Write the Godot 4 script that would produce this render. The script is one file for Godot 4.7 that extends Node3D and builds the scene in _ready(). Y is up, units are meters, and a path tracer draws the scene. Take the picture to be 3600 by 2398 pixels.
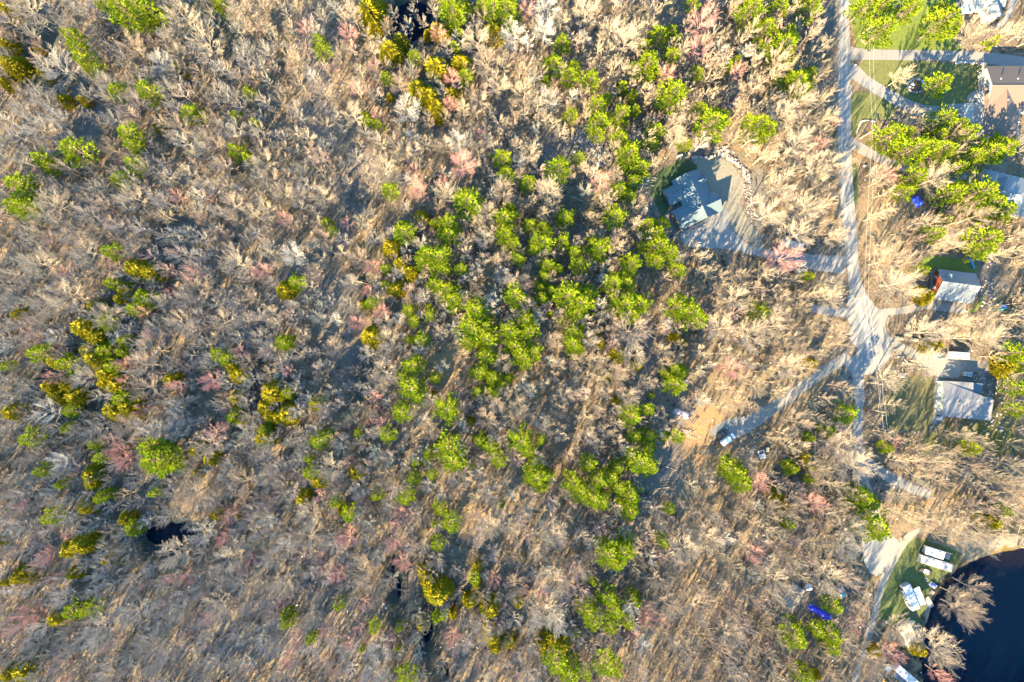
extends Node3D
# A low spring sun over a leafless wood with pines, seen by a drone 250 m above it.
# Photo positions are given in pixels of the 3600 x 2398 photograph; S pixels are one metre on the ground.
const H := 250.0
const S := 9.6
const DIM := 0.74      # the photograph is exposed for the shade: ground, bark and paint colours are kept below mid tones
const SUN_UP := 26.0

class MB:
	var v := PackedVector3Array()
	var n := PackedVector3Array()
	var c := PackedColorArray()
	var i := PackedInt32Array()
	var col := Color.WHITE
	func tri(a: Vector3, b: Vector3, d: Vector3, out := Vector3.ZERO) -> void:
		var nn := (d - a).cross(b - a)
		var l := nn.length()
		if l < 1e-9:
			return
		nn /= l
		var k := v.size()
		if out != Vector3.ZERO and nn.dot(out) < 0.0:
			nn = -nn
			v.append(a); v.append(d); v.append(b)
		else:
			v.append(a); v.append(b); v.append(d)
		for q in 3:
			n.append(nn); c.append(col); i.append(k + q)
	func quad(a: Vector3, b: Vector3, d: Vector3, e: Vector3, out := Vector3.ZERO) -> void:
		tri(a, b, d, out)
		tri(a, d, e, out)
	func box(x: Transform3D, s: Vector3, bev := 0.0) -> void:
		# chamfered box: each face inset, joined by edge strips and corner triangles
		var h := s * 0.5
		var o := x.origin
		var b := minf(bev, minf(h.x, minf(h.y, h.z)) * 0.6)
		for ax in 3:
			for sg in [-1.0, 1.0]:
				var u: int = (ax + 1) % 3
				var w: int = (ax + 2) % 3
				var q: Array[Vector3] = []
				for st in [[-1, -1], [1, -1], [1, 1], [-1, 1]]:
					var p := Vector3.ZERO
					p[ax] = h[ax] * sg
					p[u] = (h[u] - b) * st[0]
					p[w] = (h[w] - b) * st[1]
					q.append(x * p)
				var out := Vector3.ZERO
				out[ax] = sg
				quad(q[0], q[1], q[2], q[3], x.basis * out)
		if b <= 0.0:
			return
		for ax in 3:
			var u: int = (ax + 1) % 3
			var w: int = (ax + 2) % 3
			for su in [-1.0, 1.0]:
				for sw in [-1.0, 1.0]:
					var p := [Vector3.ZERO, Vector3.ZERO, Vector3.ZERO, Vector3.ZERO]
					for k in 4:
						p[k][ax] = (h[ax] - b) * (-1.0 if k in [0, 3] else 1.0)
						p[k][u] = (h[u] - (b if k > 1 else 0.0)) * su
						p[k][w] = (h[w] - (0.0 if k > 1 else b)) * sw
					var out := Vector3.ZERO
					out[u] = su
					out[w] = sw
					quad(x * p[0], x * p[1], x * p[2], x * p[3], x.basis * out)
		for sx in [-1.0, 1.0]:
			for sy in [-1.0, 1.0]:
				for sz in [-1.0, 1.0]:
					var g := Vector3(sx, sy, sz)
					tri(x * (Vector3(h.x, h.y - b, h.z - b) * g), x * (Vector3(h.x - b, h.y, h.z - b) * g), x * (Vector3(h.x - b, h.y - b, h.z) * g), x.basis * g)
	func tube(p: PackedVector3Array, r: PackedFloat32Array, sides: int, cap := false) -> void:
		var k0 := v.size()
		for a in p.size():
			var d := (p[mini(a + 1, p.size() - 1)] - p[maxi(a - 1, 0)]).normalized()
			var s := d.cross(Vector3(0.31, 0.2, 0.93)).normalized()
			var t := s.cross(d)
			for q in sides:
				var f := TAU * q / sides
				var rad := s * cos(f) + t * sin(f)
				v.append(p[a] + rad * r[a]); n.append(rad); c.append(col)
		for a in p.size() - 1:
			for q in sides:
				var x0 := k0 + a * sides + q
				var x1 := k0 + a * sides + (q + 1) % sides
				var y0 := x0 + sides
				var y1 := x1 + sides
				if (v[y0] - v[x0]).cross(v[x1] - v[x0]).dot(n[x0] + n[x1]) > 0.0:
					i.append_array([x0, x1, y0, x1, y1, y0])
				else:
					i.append_array([x0, y0, x1, x1, y0, y1])
		if cap:
			for e in [0, p.size() - 1]:
				var dd := (p[e] - p[1 if e == 0 else e - 1])
				for q in sides - 2:
					tri(v[k0 + e * sides], v[k0 + e * sides + q + 1], v[k0 + e * sides + q + 2], dd)
	func rock(at: Vector3, s: Vector3, rng: RandomNumberGenerator) -> void:
		# a rough stone: a jittered, flattened octahedral ball of 24 to 32 faces
		var rings := []
		var turn := rng.randf() * TAU
		for k in 3:
			var ring := []
			for q in 6:
				var f: float = turn + TAU * (q + 0.5 * k) / 6.0
				var rr: float = [0.95, 1.0, 0.6][k] * rng.randf_range(0.75, 1.1)
				ring.append(at + Vector3(cos(f) * rr * s.x, [-0.4, 0.25, 0.75][k] * s.y * rng.randf_range(0.8, 1.1), sin(f) * rr * s.z))
			rings.append(ring)
		var top := at + Vector3(rng.randf_range(-0.2, 0.2) * s.x, s.y * 0.88, rng.randf_range(-0.2, 0.2) * s.z)
		for q in 6:
			var e := (q + 1) % 6
			for k in 2:
				tri(rings[k][q], rings[k][e], rings[k + 1][q], rings[k][q] - at)
				tri(rings[k][e], rings[k + 1][e], rings[k + 1][q], rings[k][e] - at)
			tri(rings[2][q], rings[2][e], top, Vector3.UP)
	func prism(pts: PackedVector2Array, half: float, taper := 0.0, top := 0.0) -> void:
		# a side outline (x along, y up) drawn out to both sides; points above TOP are narrower by TAPER
		var l: Array[Vector3] = []
		var r: Array[Vector3] = []
		var mid := Vector3.ZERO
		for p in pts:
			var hh := half - (taper if p.y > top else 0.0)
			l.append(Vector3(p.x, p.y, -hh))
			r.append(Vector3(p.x, p.y, hh))
			mid += Vector3(p.x, p.y, 0) / pts.size()
		for k in pts.size():
			var e := (k + 1) % pts.size()
			quad(l[k], l[e], r[e], r[k], (l[k] + l[e]) * 0.5 * Vector3(1, 1, 0) - mid)
		var t := Geometry2D.triangulate_polygon(pts)
		for k in range(0, t.size(), 3):
			tri(l[t[k]], l[t[k + 1]], l[t[k + 2]], Vector3(0, 0, -1))
			tri(r[t[k]], r[t[k + 1]], r[t[k + 2]], Vector3(0, 0, 1))
	func mesh() -> ArrayMesh:
		var a := []
		a.resize(Mesh.ARRAY_MAX)
		a[Mesh.ARRAY_VERTEX] = v
		a[Mesh.ARRAY_NORMAL] = n
		a[Mesh.ARRAY_COLOR] = c
		a[Mesh.ARRAY_INDEX] = i
		var m := ArrayMesh.new()
		m.add_surface_from_arrays(Mesh.PRIMITIVE_TRIANGLES, a)
		return m

var rng := RandomNumberGenerator.new()
var used := {}
var pend := []
var nogo: Array[PackedVector2Array] = []
var mats := {}
var lowf := FastNoiseLite.new()
var midf := FastNoiseLite.new()
var edge := FastNoiseLite.new()
var pools: Array[Vector4] = []     # ponds in photo pixels: x, y, half width, half height
var creek := []                     # low wet lines in photo pixels
var lake := PackedVector2Array()

func lin(r: float, g: float, b: float) -> Color:
	return Color(r, g, b).linear_to_srgb()

func w(px: float, py: float, h := 0.0) -> Vector3:
	var k := (H - h) / H
	return Vector3((px - 1800.0) / S * k, h, (py - 1199.0) / S * k)

func src(x: float, z: float) -> Vector2:
	return Vector2(x * S + 1800.0, z * S + 1199.0)

# ---- materials -------------------------------------------------------------------------------
var grain_tex := {}
func grain(freq: float, lo: float, hi: float, octaves := 4, seed_ := 1) -> NoiseTexture2D:
	var key := "%s %s %s %s %s" % [freq, lo, hi, octaves, seed_]
	if not grain_tex.has(key):
		var t := NoiseTexture2D.new()
		t.width = 512
		t.height = 512
		t.seamless = true
		var f := FastNoiseLite.new()
		f.seed = seed_
		f.frequency = freq
		f.fractal_octaves = octaves
		t.noise = f
		var g := Gradient.new()
		g.set_color(0, Color(lo, lo, lo).linear_to_srgb())
		g.set_color(1, Color(hi, hi, hi).linear_to_srgb())
		t.color_ramp = g
		grain_tex[key] = t
	return grain_tex[key]

func mat(key: String, r: float, g: float, b: float, rough := 0.85, tex: Texture2D = null, per_m := 0.25, metal := 0.0) -> StandardMaterial3D:
	if not mats.has(key):
		var m := StandardMaterial3D.new()
		m.resource_name = key
		m.albedo_color = lin(r * DIM, g * DIM, b * DIM)
		m.roughness = rough
		m.metallic = metal
		if tex:
			m.albedo_texture = tex
			m.uv1_triplanar = true
			m.uv1_world_triplanar = true
			m.uv1_scale = Vector3(per_m, per_m, per_m)
		mats[key] = m
	return mats[key]

func vmat(key: String, rough := 0.9, back := Color.BLACK) -> StandardMaterial3D:
	if not mats.has(key):
		var m := StandardMaterial3D.new()
		m.resource_name = key
		m.vertex_color_use_as_albedo = true
		m.roughness = rough
		m.metallic_specular = 0.25
		if back != Color.BLACK:
			m.backlight_enabled = true
			m.backlight = back
		mats[key] = m
	return mats[key]

# ---- objects ----------------------------------------------------------------------------------
func numbered(called: String) -> String:
	used[called] = used.get(called, 0) + 1
	return called if used[called] == 1 else "%s_%03d" % [called, used[called] - 1]

func thing(called: String, label: String, category: String, at: Vector3, turn := 0.0, group := "") -> Node3D:
	var o := Node3D.new()
	o.name = numbered(called)
	add_child(o, true)
	o.position = at
	o.rotation_degrees.y = -turn
	tag(o, label, category, group)
	return o

func tag(o: Node, label: String, category: String, group := "") -> void:
	if label:
		o.set_meta("label", label)
	o.set_meta("category", category)
	if group:
		o.set_meta("group", group)

func part(parent: Node, called: String, m: Mesh, material: Material, at := Vector3.ZERO) -> MeshInstance3D:
	var o := MeshInstance3D.new()
	o.name = called
	o.mesh = m
	o.material_override = material
	o.position = at
	parent.add_child(o, true)
	return o

func struct(called: String, m: Mesh, material: Material, kind := "structure") -> MeshInstance3D:
	var o := MeshInstance3D.new()
	o.name = numbered(called)
	o.mesh = m
	o.material_override = material
	add_child(o, true)
	o.set_meta("kind", kind)
	return o

func boxpart(parent: Node, called: String, at: Vector3, s: Vector3, material: Material, bev := 0.03, turn := 0.0, tilt := Vector3.ZERO) -> MeshInstance3D:
	var b := MB.new()
	b.box(Transform3D(), s, bev)
	var o := part(parent, called, b.mesh(), material, at)
	o.rotation_degrees = Vector3(tilt.x, -turn, tilt.z)
	return o

func tubepart(parent: Node, called: String, p: Array, r: Array, material: Material, sides := 8) -> MeshInstance3D:
	var b := MB.new()
	b.tube(PackedVector3Array(p), PackedFloat32Array(r), sides, true)
	return part(parent, called, b.mesh(), material)

# labels that say which one: the nearest landmark, the side of it, and the rank by distance on that side
const MARKS := {
	"beaver pond": [1455, 80], "tall leaning corner pine": [270, 170], "top edge pine clump": [460, 30], "left edge pine pair": [75, 690],
	"pine beside pink tree": [1135, 165], "pool at lower left": [576, 1894], "bright lower left pine": [555, 1600], "curved gold conifer": [950, 1430],
	"white crowned tree": [1440, 385], "central pine grove": [1700, 1180], "cross gabled dark house": [2440, 700], "stone ring bed": [3220, 300], "brown roofed house": [3530, 370],
	"metal roofed house": [3370, 1010], "grey roofed house": [3390, 1410], "gravel turnaround": [3050, 1170], "parked white van": [2557, 1544], "blue covered boat": [2885, 2145],
	"lakeside camper": [3210, 2110], "blue tent": [3223, 708], "dry stone gully": [2080, 500], "upper left corner": [0, 0], "lower left corner": [0, 2398],
	"middle of left edge": [0, 1230], "middle of bottom edge": [1850, 2398], "middle of top edge": [1980, 0], "shaded bottom creek": [1490, 2200], "slash clearing": [2350, 1640],
	"southern pine group": [2090, 2150], "red budding pair": [1475, 670], "gold conifer row": [350, 1260], "brush pile": [2485, 1580], "parked trailer": [2780, 865],
	"top right lawn": [3230, 100], "small pine amid bare woods": [860, 330], "lone twin pine": [825, 525], "dark green left pine": [1020, 1010], "grey bare slope": [750, 2250],
	"lone round pine": [3080, 1850], "lone pine below the van": [2600, 1680], "rocky gully pines": [2200, 550], "dark band of woods": [1250, 1000],
	"big bare lakeside tree": [3370, 2090], "blue pickup": [3300, 1250], "pine pair in the middle": [1590, 1835],
}
const ORD := ["nearest", "second nearest", "third nearest", "fourth nearest", "fifth nearest", "sixth nearest", "seventh nearest", "eighth nearest", "ninth nearest", "tenth nearest", "eleventh nearest", "twelfth nearest"]

func later(o: Node, desc: String, px: float, py: float) -> void:
	pend.append([o, desc, px, py])

func write_labels() -> void:
	var groups := {}
	for e in pend:
		var best := ""
		var bd := 1e9
		for k in MARKS:
			var d := Vector2(e[2] - MARKS[k][0], e[3] - MARKS[k][1]).length()
			if d < bd and d > 12.0:
				bd = d
				best = k
		var a := rad_to_deg(atan2(e[3] - MARKS[best][1], e[2] - MARKS[best][0]))
		var sector := posmod(roundi(a / 45.0), 8)
		var side: String = ["right of", "lower right of", "below", "lower left of", "left of", "upper left of", "above", "upper right of"][sector]
		var key: String = e[1] + "|" + side + "|" + best
		if not groups.has(key):
			groups[key] = []
		groups[key].append([bd, e[0], e[1], side, best])
	for key in groups:
		var g: Array = groups[key]
		g.sort_custom(func(a, b): return a[0] < b[0])
		for k in g.size():
			var rank: String = ORD[k] if k < ORD.size() else "farther %d" % (k + 1)
			var what: String = g[k][2]
			g[k][1].set_meta("label", ("%s, %s %s the %s" % [what, rank, g[k][3], g[k][4]]) if g.size() > 1 else ("%s, %s the %s" % [what, g[k][3], g[k][4]]))

# ---- ground -------------------------------------------------------------------------------------
func lake_depth(p: Vector2) -> float:
	if p.x < 2900.0 or p.y < 1700.0 or lake.is_empty():
		return 0.0
	var d := 1e9
	for k in lake.size():
		d = minf(d, p.distance_to(Geometry2D.get_closest_point_to_segment(p, lake[k], lake[(k + 1) % lake.size()])))
	d /= S
	return clampf(d * 0.22, 0.0, 2.6) if Geometry2D.is_point_in_polygon(p, lake) else -clampf(d * 0.2, 0.0, 0.4)

func ground_y(x: float, z: float) -> float:
	var p := src(x, z)
	var y := 0.0
	var amp := smoothstep(2320.0, 2050.0, p.x) * smoothstep(-199.0, -190.0, x) * smoothstep(139.0, 132.0, absf(z))
	if amp > 0.0:
		y = lowf.get_noise_2d(x, z) * 3.4 + midf.get_noise_2d(x, z) * 1.1
		for c in creek:
			for k in c.size() - 1:
				var q := Geometry2D.get_closest_point_to_segment(p, c[k], c[k + 1])
				var d := p.distance_to(q) / S
				if d < 26.0:
					y -= 1.6 * exp(-d * d / 60.0) / (1.0 if k == 0 else 1.5)
		y *= amp
		for o in pools:
			var e := Vector2((p.x - o.x) / o.z, (p.y - o.y) / o.w).length()
			if e < 2.0:
				y = lerpf(y, -3.4, smoothstep(1.7, 0.95, e))
				y -= 0.9 * smoothstep(1.1, 0.6, e)
	var l := lake_depth(p)
	return y - maxf(l, 0.0)

func zone(data: PackedByteArray, W: int, HH: int, n1: PackedByteArray, px: float, py: float, rx: float, ry: float, col: Color, strength: float, rag := 0.8) -> void:
	# blends a tone (soil, painted sun or painted shade) into the ground picture inside a ragged ellipse
	var cx := ((px - 1800.0) / S + 200.0) / 400.0 * W
	var cy := ((py - 1199.0) / S + 140.0) / 280.0 * HH
	var ax := rx / S / 400.0 * W
	var ay := ry / S / 280.0 * HH
	var s := (col * DIM).linear_to_srgb()
	var rr := s.r * 255.0
	var gg := s.g * 255.0
	var bb := s.b * 255.0
	for y in range(maxi(0, int(cy - ay * 1.5)), mini(HH, int(cy + ay * 1.5))):
		for x in range(maxi(0, int(cx - ax * 1.5)), mini(W, int(cx + ax * 1.5))):
			var dx := (x - cx) / ax
			var dy := (y - cy) / ay
			var k := y * W + x
			var e := sqrt(dx * dx + dy * dy) + (n1[k] / 255.0 - 0.5) * rag
			if e < 1.15:
				var t := strength * (1.0 if e < 0.75 else (1.15 - e) / 0.4)
				var f := 0.82 + 0.36 * data[k * 3] / 150.0 * 0.5
				var j := k * 3
				data[j] = int(clampf(lerpf(data[j], rr * f, t), 0, 255))
				data[j + 1] = int(clampf(lerpf(data[j + 1], gg * f, t), 0, 255))
				data[j + 2] = int(clampf(lerpf(data[j + 2], bb * f, t), 0, 255))

func smooth_loop(p: PackedVector2Array, step := 8.0, jitter := 3.0) -> PackedVector2Array:
	var out := PackedVector2Array()
	var m := p.size()
	for k in m:
		var a := p[(k + m - 1) % m]
		var b := p[k]
		var c := p[(k + 1) % m]
		var d := p[(k + 2) % m]
		var steps := maxi(1, int(b.distance_to(c) / step))
		for q in steps:
			var t := float(q) / steps
			var pt := b.cubic_interpolate(c, a.lerp(b, 0.35), d.lerp(c, 0.35), t)
			pt += Vector2(edge.get_noise_2d(pt.x, pt.y), edge.get_noise_2d(pt.y + 900.0, pt.x)) * jitter
			out.append(pt)
	return out

func sheet(called: String, pts: PackedVector2Array, y: float, material: Material, step := 8.0, jitter := 3.0, keep_off := true) -> MeshInstance3D:
	# a flat patch of ground cover or paving, its outline in photo pixels
	var p := smooth_loop(pts, step, jitter) if step > 0.0 else pts
	if keep_off:
		nogo.append(pts)
	var t := Geometry2D.triangulate_polygon(p)
	var b := MB.new()
	for k in range(0, t.size(), 3):
		b.tri(w(p[t[k]].x, p[t[k]].y) + Vector3(0, y, 0), w(p[t[k + 1]].x, p[t[k + 1]].y) + Vector3(0, y, 0), w(p[t[k + 2]].x, p[t[k + 2]].y) + Vector3(0, y, 0), Vector3.UP)
	return struct(called, b.mesh(), material)

func ribbon(called: String, pts: Array, y: float, material: Material, off := 0.0, jitter := 2.5, wide := 1.0, keep_off := true) -> MeshInstance3D:
	# a road: centre line with half widths (x, y, half width in photo pixels)
	var l := PackedVector2Array()
	var r := PackedVector2Array()
	var m := pts.size()
	for k in m - 1:
		var a: Vector3 = pts[maxi(k - 1, 0)]
		var b: Vector3 = pts[k]
		var c: Vector3 = pts[k + 1]
		var d: Vector3 = pts[mini(k + 2, m - 1)]
		var steps := maxi(2, int(b.distance_to(c) / 10.0))
		for q in steps + (1 if k == m - 2 else 0):
			var t := float(q) / steps
			var p := b.cubic_interpolate(c, a, d, t)
			var e := b.cubic_interpolate(c, a, d, minf(t + 0.02, 1.0)) - b.cubic_interpolate(c, a, d, maxf(t - 0.02, 0.0))
			var s := Vector2(-e.y, e.x).normalized()
			var mid := Vector2(p.x, p.y) + s * off * p.z
			l.append(mid - s * (p.z * wide + edge.get_noise_2d(p.x * 1.7, p.y * 1.7 + 300.0) * jitter))
			r.append(mid + s * (p.z * wide + edge.get_noise_2d(p.x * 1.7 + 700.0, p.y * 1.7) * jitter))
	var b2 := MB.new()
	var up := Vector3(0, y, 0)
	for k in l.size() - 1:
		b2.quad(w(l[k].x, l[k].y) + up, w(r[k].x, r[k].y) + up, w(r[k + 1].x, r[k + 1].y) + up, w(l[k + 1].x, l[k + 1].y) + up, Vector3.UP)
	if keep_off:
		var loop := l.duplicate()
		for k in r.size():
			loop.append(r[r.size() - 1 - k])
		nogo.append(loop)
	return struct(called, b2.mesh(), material)

func pv(a: Array, ox := 0.0, oy := 0.0, k := 1.0) -> PackedVector2Array:
	# pairs of numbers, read off an enlarged crop that starts at (ox, oy), K times as large
	var out := PackedVector2Array()
	for q in range(0, a.size(), 2):
		out.append(Vector2(ox + a[q] / k, oy + a[q + 1] / k))
	return out

func rv(a: Array, ox := 0.0, oy := 0.0, k := 1.0) -> Array:
	var out := []
	for q in range(0, a.size(), 3):
		out.append(Vector3(ox + a[q] / k, oy + a[q + 1] / k, a[q + 2]))
	return out

# ---- trees --------------------------------------------------------------------------------------
func sliver(b: MB, p: Vector3, d: Vector3, wd: float) -> void:
	# a twig too thin to show its roundness: two crossed blades that run to a point
	var s := d.cross(Vector3(rng.randf_range(-1, 1), rng.randf_range(-1, 1), rng.randf_range(-1, 1))).normalized() * wd * 0.5
	var t := d.cross(s).normalized() * wd * 0.5
	b.tri(p - s, p + s, p + d)
	b.tri(p - t, p + t, p + d)

func bare_tree(bt: MB, bc: MB, h: float, r: float, limbs: int, fine: float, spread: float, subs := 9, thick := 1.0) -> void:
	var lean := Vector3(rng.randf_range(-0.4, 0.4), 0, rng.randf_range(-0.4, 0.4))
	var top := lean + Vector3(0, h * 0.8, 0)
	var tr := h * 0.0125
	var bend := Vector3(rng.randf_range(-0.3, 0.3), 0, rng.randf_range(-0.3, 0.3))
	bt.tube(PackedVector3Array([Vector3(0, -0.6, 0), Vector3(0, 0.3, 0), lean * 0.4 + bend + Vector3(0, h * 0.35, 0), lean * 0.8 + Vector3(0, h * 0.6, 0), top]), PackedFloat32Array([tr * 1.7, tr * 1.15, tr, tr * 0.62, tr * 0.2]), 6)
	for k in limbs:
		var f := (k + rng.randf_range(0.0, 0.6)) / limbs
		var y := h * lerpf(0.3, 0.78, f)
		var az := k * 2.39996 + rng.randf_range(-0.5, 0.5)
		var el := deg_to_rad(lerpf(28.0, 66.0, f) + rng.randf_range(-10, 10)) * spread
		var reach := r * rng.randf_range(0.72, 1.08) * lerpf(1.0, 0.62, f)
		var dir := Vector3(cos(az) * cos(el), sin(el), sin(az) * cos(el))
		var l := minf(reach / maxf(cos(el), 0.35), h * 0.5)
		var p0 := lean * (y / h) + bend * 0.6 + Vector3(0, y, 0)
		var side := dir.cross(Vector3.UP).normalized() * rng.randf_range(-0.12, 0.12) * l
		var p1 := p0 + dir * l * 0.4 + side
		var p2 := p0 + dir * l * 0.72 + side * 0.4 + Vector3(0, l * 0.06, 0)
		var p3 := p0 + dir * l + Vector3(0, l * 0.16, 0)
		var lr := tr * lerpf(0.55, 0.3, f) * thick
		bt.tube(PackedVector3Array([p0, p1, p2, p3]), PackedFloat32Array([lr, lr * 0.72, lr * 0.48, lr * 0.22]), 4)
		for q in subs:
			var t := lerpf(0.28, 1.0, (q + rng.randf()) / subs)
			var sp := p0.lerp(p1, t / 0.4) if t < 0.4 else (p1.lerp(p2, (t - 0.4) / 0.32) if t < 0.72 else p2.lerp(p3, (t - 0.72) / 0.28))
			var sd := (dir + (dir.cross(Vector3.UP).normalized() * (1.0 if q % 2 else -1.0) * rng.randf_range(0.3, 0.75)) + Vector3(rng.randf_range(-0.2, 0.2), rng.randf_range(0.0, 0.45), rng.randf_range(-0.3, 0.3))).normalized()
			var sl := l * rng.randf_range(0.26, 0.44) * (1.15 - 0.4 * t)
			var kink := Vector3(rng.randf_range(-1, 1), rng.randf_range(-0.3, 0.8), rng.randf_range(-1, 1)) * sl * 0.14
			var m := sp + sd * sl * 0.5 + kink
			var e := sp + sd * sl + kink * 0.3
			bc.tube(PackedVector3Array([sp, m, e]), PackedFloat32Array([lr * 0.42, lr * 0.3, lr * 0.12]), 3)
			for u in 7:
				var tt := lerpf(0.2, 1.0, (u + rng.randf()) / 7.0)
				var tp := sp.lerp(m, tt * 2.0) if tt < 0.5 else m.lerp(e, tt * 2.0 - 1.0)
				var td := (sd * 0.9 + Vector3(rng.randf_range(-0.55, 0.55), rng.randf_range(-0.2, 0.5), rng.randf_range(-0.55, 0.55))).normalized()
				var tl := rng.randf_range(0.5, 1.1) * r * 0.2
				sliver(bc, tp, td * tl, 0.066 * fine)
				for z in 3:
					var zd := (td + Vector3(rng.randf_range(-0.9, 0.9), rng.randf_range(-0.3, 0.7), rng.randf_range(-0.9, 0.9))).normalized()
					sliver(bc, tp + td * tl * rng.randf_range(0.3, 0.9), zd * tl * rng.randf_range(0.35, 0.7), 0.042 * fine)

func tuft(b: MB, p: Vector3, d: Vector3, l: float, wd: float) -> void:
	# a spray of needles: two crossed leaf-shaped blades
	for k in 2:
		var s := d.cross(Vector3(rng.randf_range(-1, 1), rng.randf_range(-1, 1) + 0.4, rng.randf_range(-1, 1))).normalized() * wd
		var m := p + d * l * 0.5
		b.tri(p, m - s, p + d * l)
		b.tri(p, p + d * l, m + s)

func pine(bt: MB, bc: MB, h: float, r: float, whorls: int, per: int, tufts: float, droop := 0.0) -> void:
	bt.tube(PackedVector3Array([Vector3(0, -0.6, 0), Vector3(0.05, h * 0.5, 0), Vector3(0, h * 0.98, 0)]), PackedFloat32Array([h * 0.016, h * 0.011, 0.03]), 6)
	for k in whorls:
		var t := (k + 0.5) / whorls
		var y := h * lerpf(0.24, 0.95, t)
		var rr := r * (pow(1.0 - t, 0.72) * 0.92 + 0.1) * rng.randf_range(0.86, 1.08)
		if t < 0.2:
			rr *= 0.82
		var a0 := rng.randf() * TAU
		for q in per:
			if rng.randf() < 0.08:
				continue
			var az := a0 + TAU * q / per + rng.randf_range(-0.25, 0.25)
			var l := rr * rng.randf_range(0.58, 1.2)
			var up := lerpf(0.12, 0.6, t) + rng.randf_range(-0.1, 0.12) - droop
			var dir := Vector3(cos(az), up, sin(az)).normalized()
			var side := dir.cross(Vector3.UP).normalized()
			var p0 := Vector3(0, y + rng.randf_range(-0.25, 0.25), 0)
			var p1 := p0 + dir * l
			bt.tube(PackedVector3Array([p0, p0 + dir * l * 0.55, p1]), PackedFloat32Array([0.055, 0.035, 0.012]), 3)
			var tone := rng.randf_range(0.82, 1.15)
			var n := int(maxf(4.0, l * 5.0 * tufts))
			for u in n:
				var f := lerpf(0.3, 1.02, sqrt((u + rng.randf()) / n))
				var half := l * 0.235 * sin(clampf((f - 0.22) / 0.9, 0.0, 1.0) * PI * 0.92 + 0.15)
				var o := rng.randf_range(-1, 1)
				var p := p0 + dir * l * f + side * o * half + Vector3(0, rng.randf_range(-0.08, 0.22) + 0.08 * l * f * f, 0)
				var d := (dir * 0.9 + side * o * 0.9 + Vector3(rng.randf_range(-0.3, 0.3), rng.randf_range(0.05, 0.8), rng.randf_range(-0.3, 0.3))).normalized()
				var g := tone * rng.randf_range(0.85, 1.15)
				bc.col = Color(0.185 * g * rng.randf_range(0.72, 1.12), 0.225 * g, 0.011)
				tuft(bc, p, d, rng.randf_range(0.5, 0.9), rng.randf_range(0.13, 0.21))
	for u in 14:
		bc.col = Color(0.19, 0.21, 0.007)
		tuft(bc, Vector3(0, h * rng.randf_range(0.9, 0.99), 0), Vector3(rng.randf_range(-0.7, 0.7), 1, rng.randf_range(-0.7, 0.7)).normalized(), 0.6, 0.13)

func cedar(bt: MB, bc: MB, h: float, r: float, n: int) -> void:
	# a dense, narrow, olive-gold evergreen: flat fans of scales laid over a ragged cone
	bt.tube(PackedVector3Array([Vector3(0, -0.6, 0), Vector3(0, h * 0.9, 0)]), PackedFloat32Array([h * 0.014, 0.04]), 5)
	var lobes := []
	for k in 9:
		lobes.append(Vector3(rng.randf() * TAU, rng.randf_range(0.1, 0.8), rng.randf_range(0.75, 1.25)))
	for k in n:
		var t := 1.0 - sqrt(1.0 - rng.randf() * 0.98)
		var az := rng.randf() * TAU
		var bump := 1.0
		for q in lobes:
			var da: float = absf(angle_difference(az, q.x)) / 0.7
			var dt: float = (t - q.y) / 0.22
			bump += 0.28 * (q.z - 0.85) * 2.2 * exp(-da * da - dt * dt)
		var rr := r * pow(1.0 - t, 0.8) * bump * rng.randf_range(0.62, 1.12)
		if t < 0.12:
			rr *= 0.7 + t * 2.5
		var p := Vector3(cos(az) * rr, h * lerpf(0.1, 0.98, t), sin(az) * rr)
		var d := Vector3(cos(az) + rng.randf_range(-0.4, 0.4), rng.randf_range(0.15, 1.1), sin(az) + rng.randf_range(-0.4, 0.4)).normalized()
		var g := rng.randf_range(0.75, 1.2) * (0.8 + 0.25 * bump)
		bc.col = Color(0.23 * g, 0.195 * g, 0.009)
		tuft(bc, p - d * 0.3, d, rng.randf_range(0.55, 1.1), rng.randf_range(0.13, 0.22))

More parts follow.
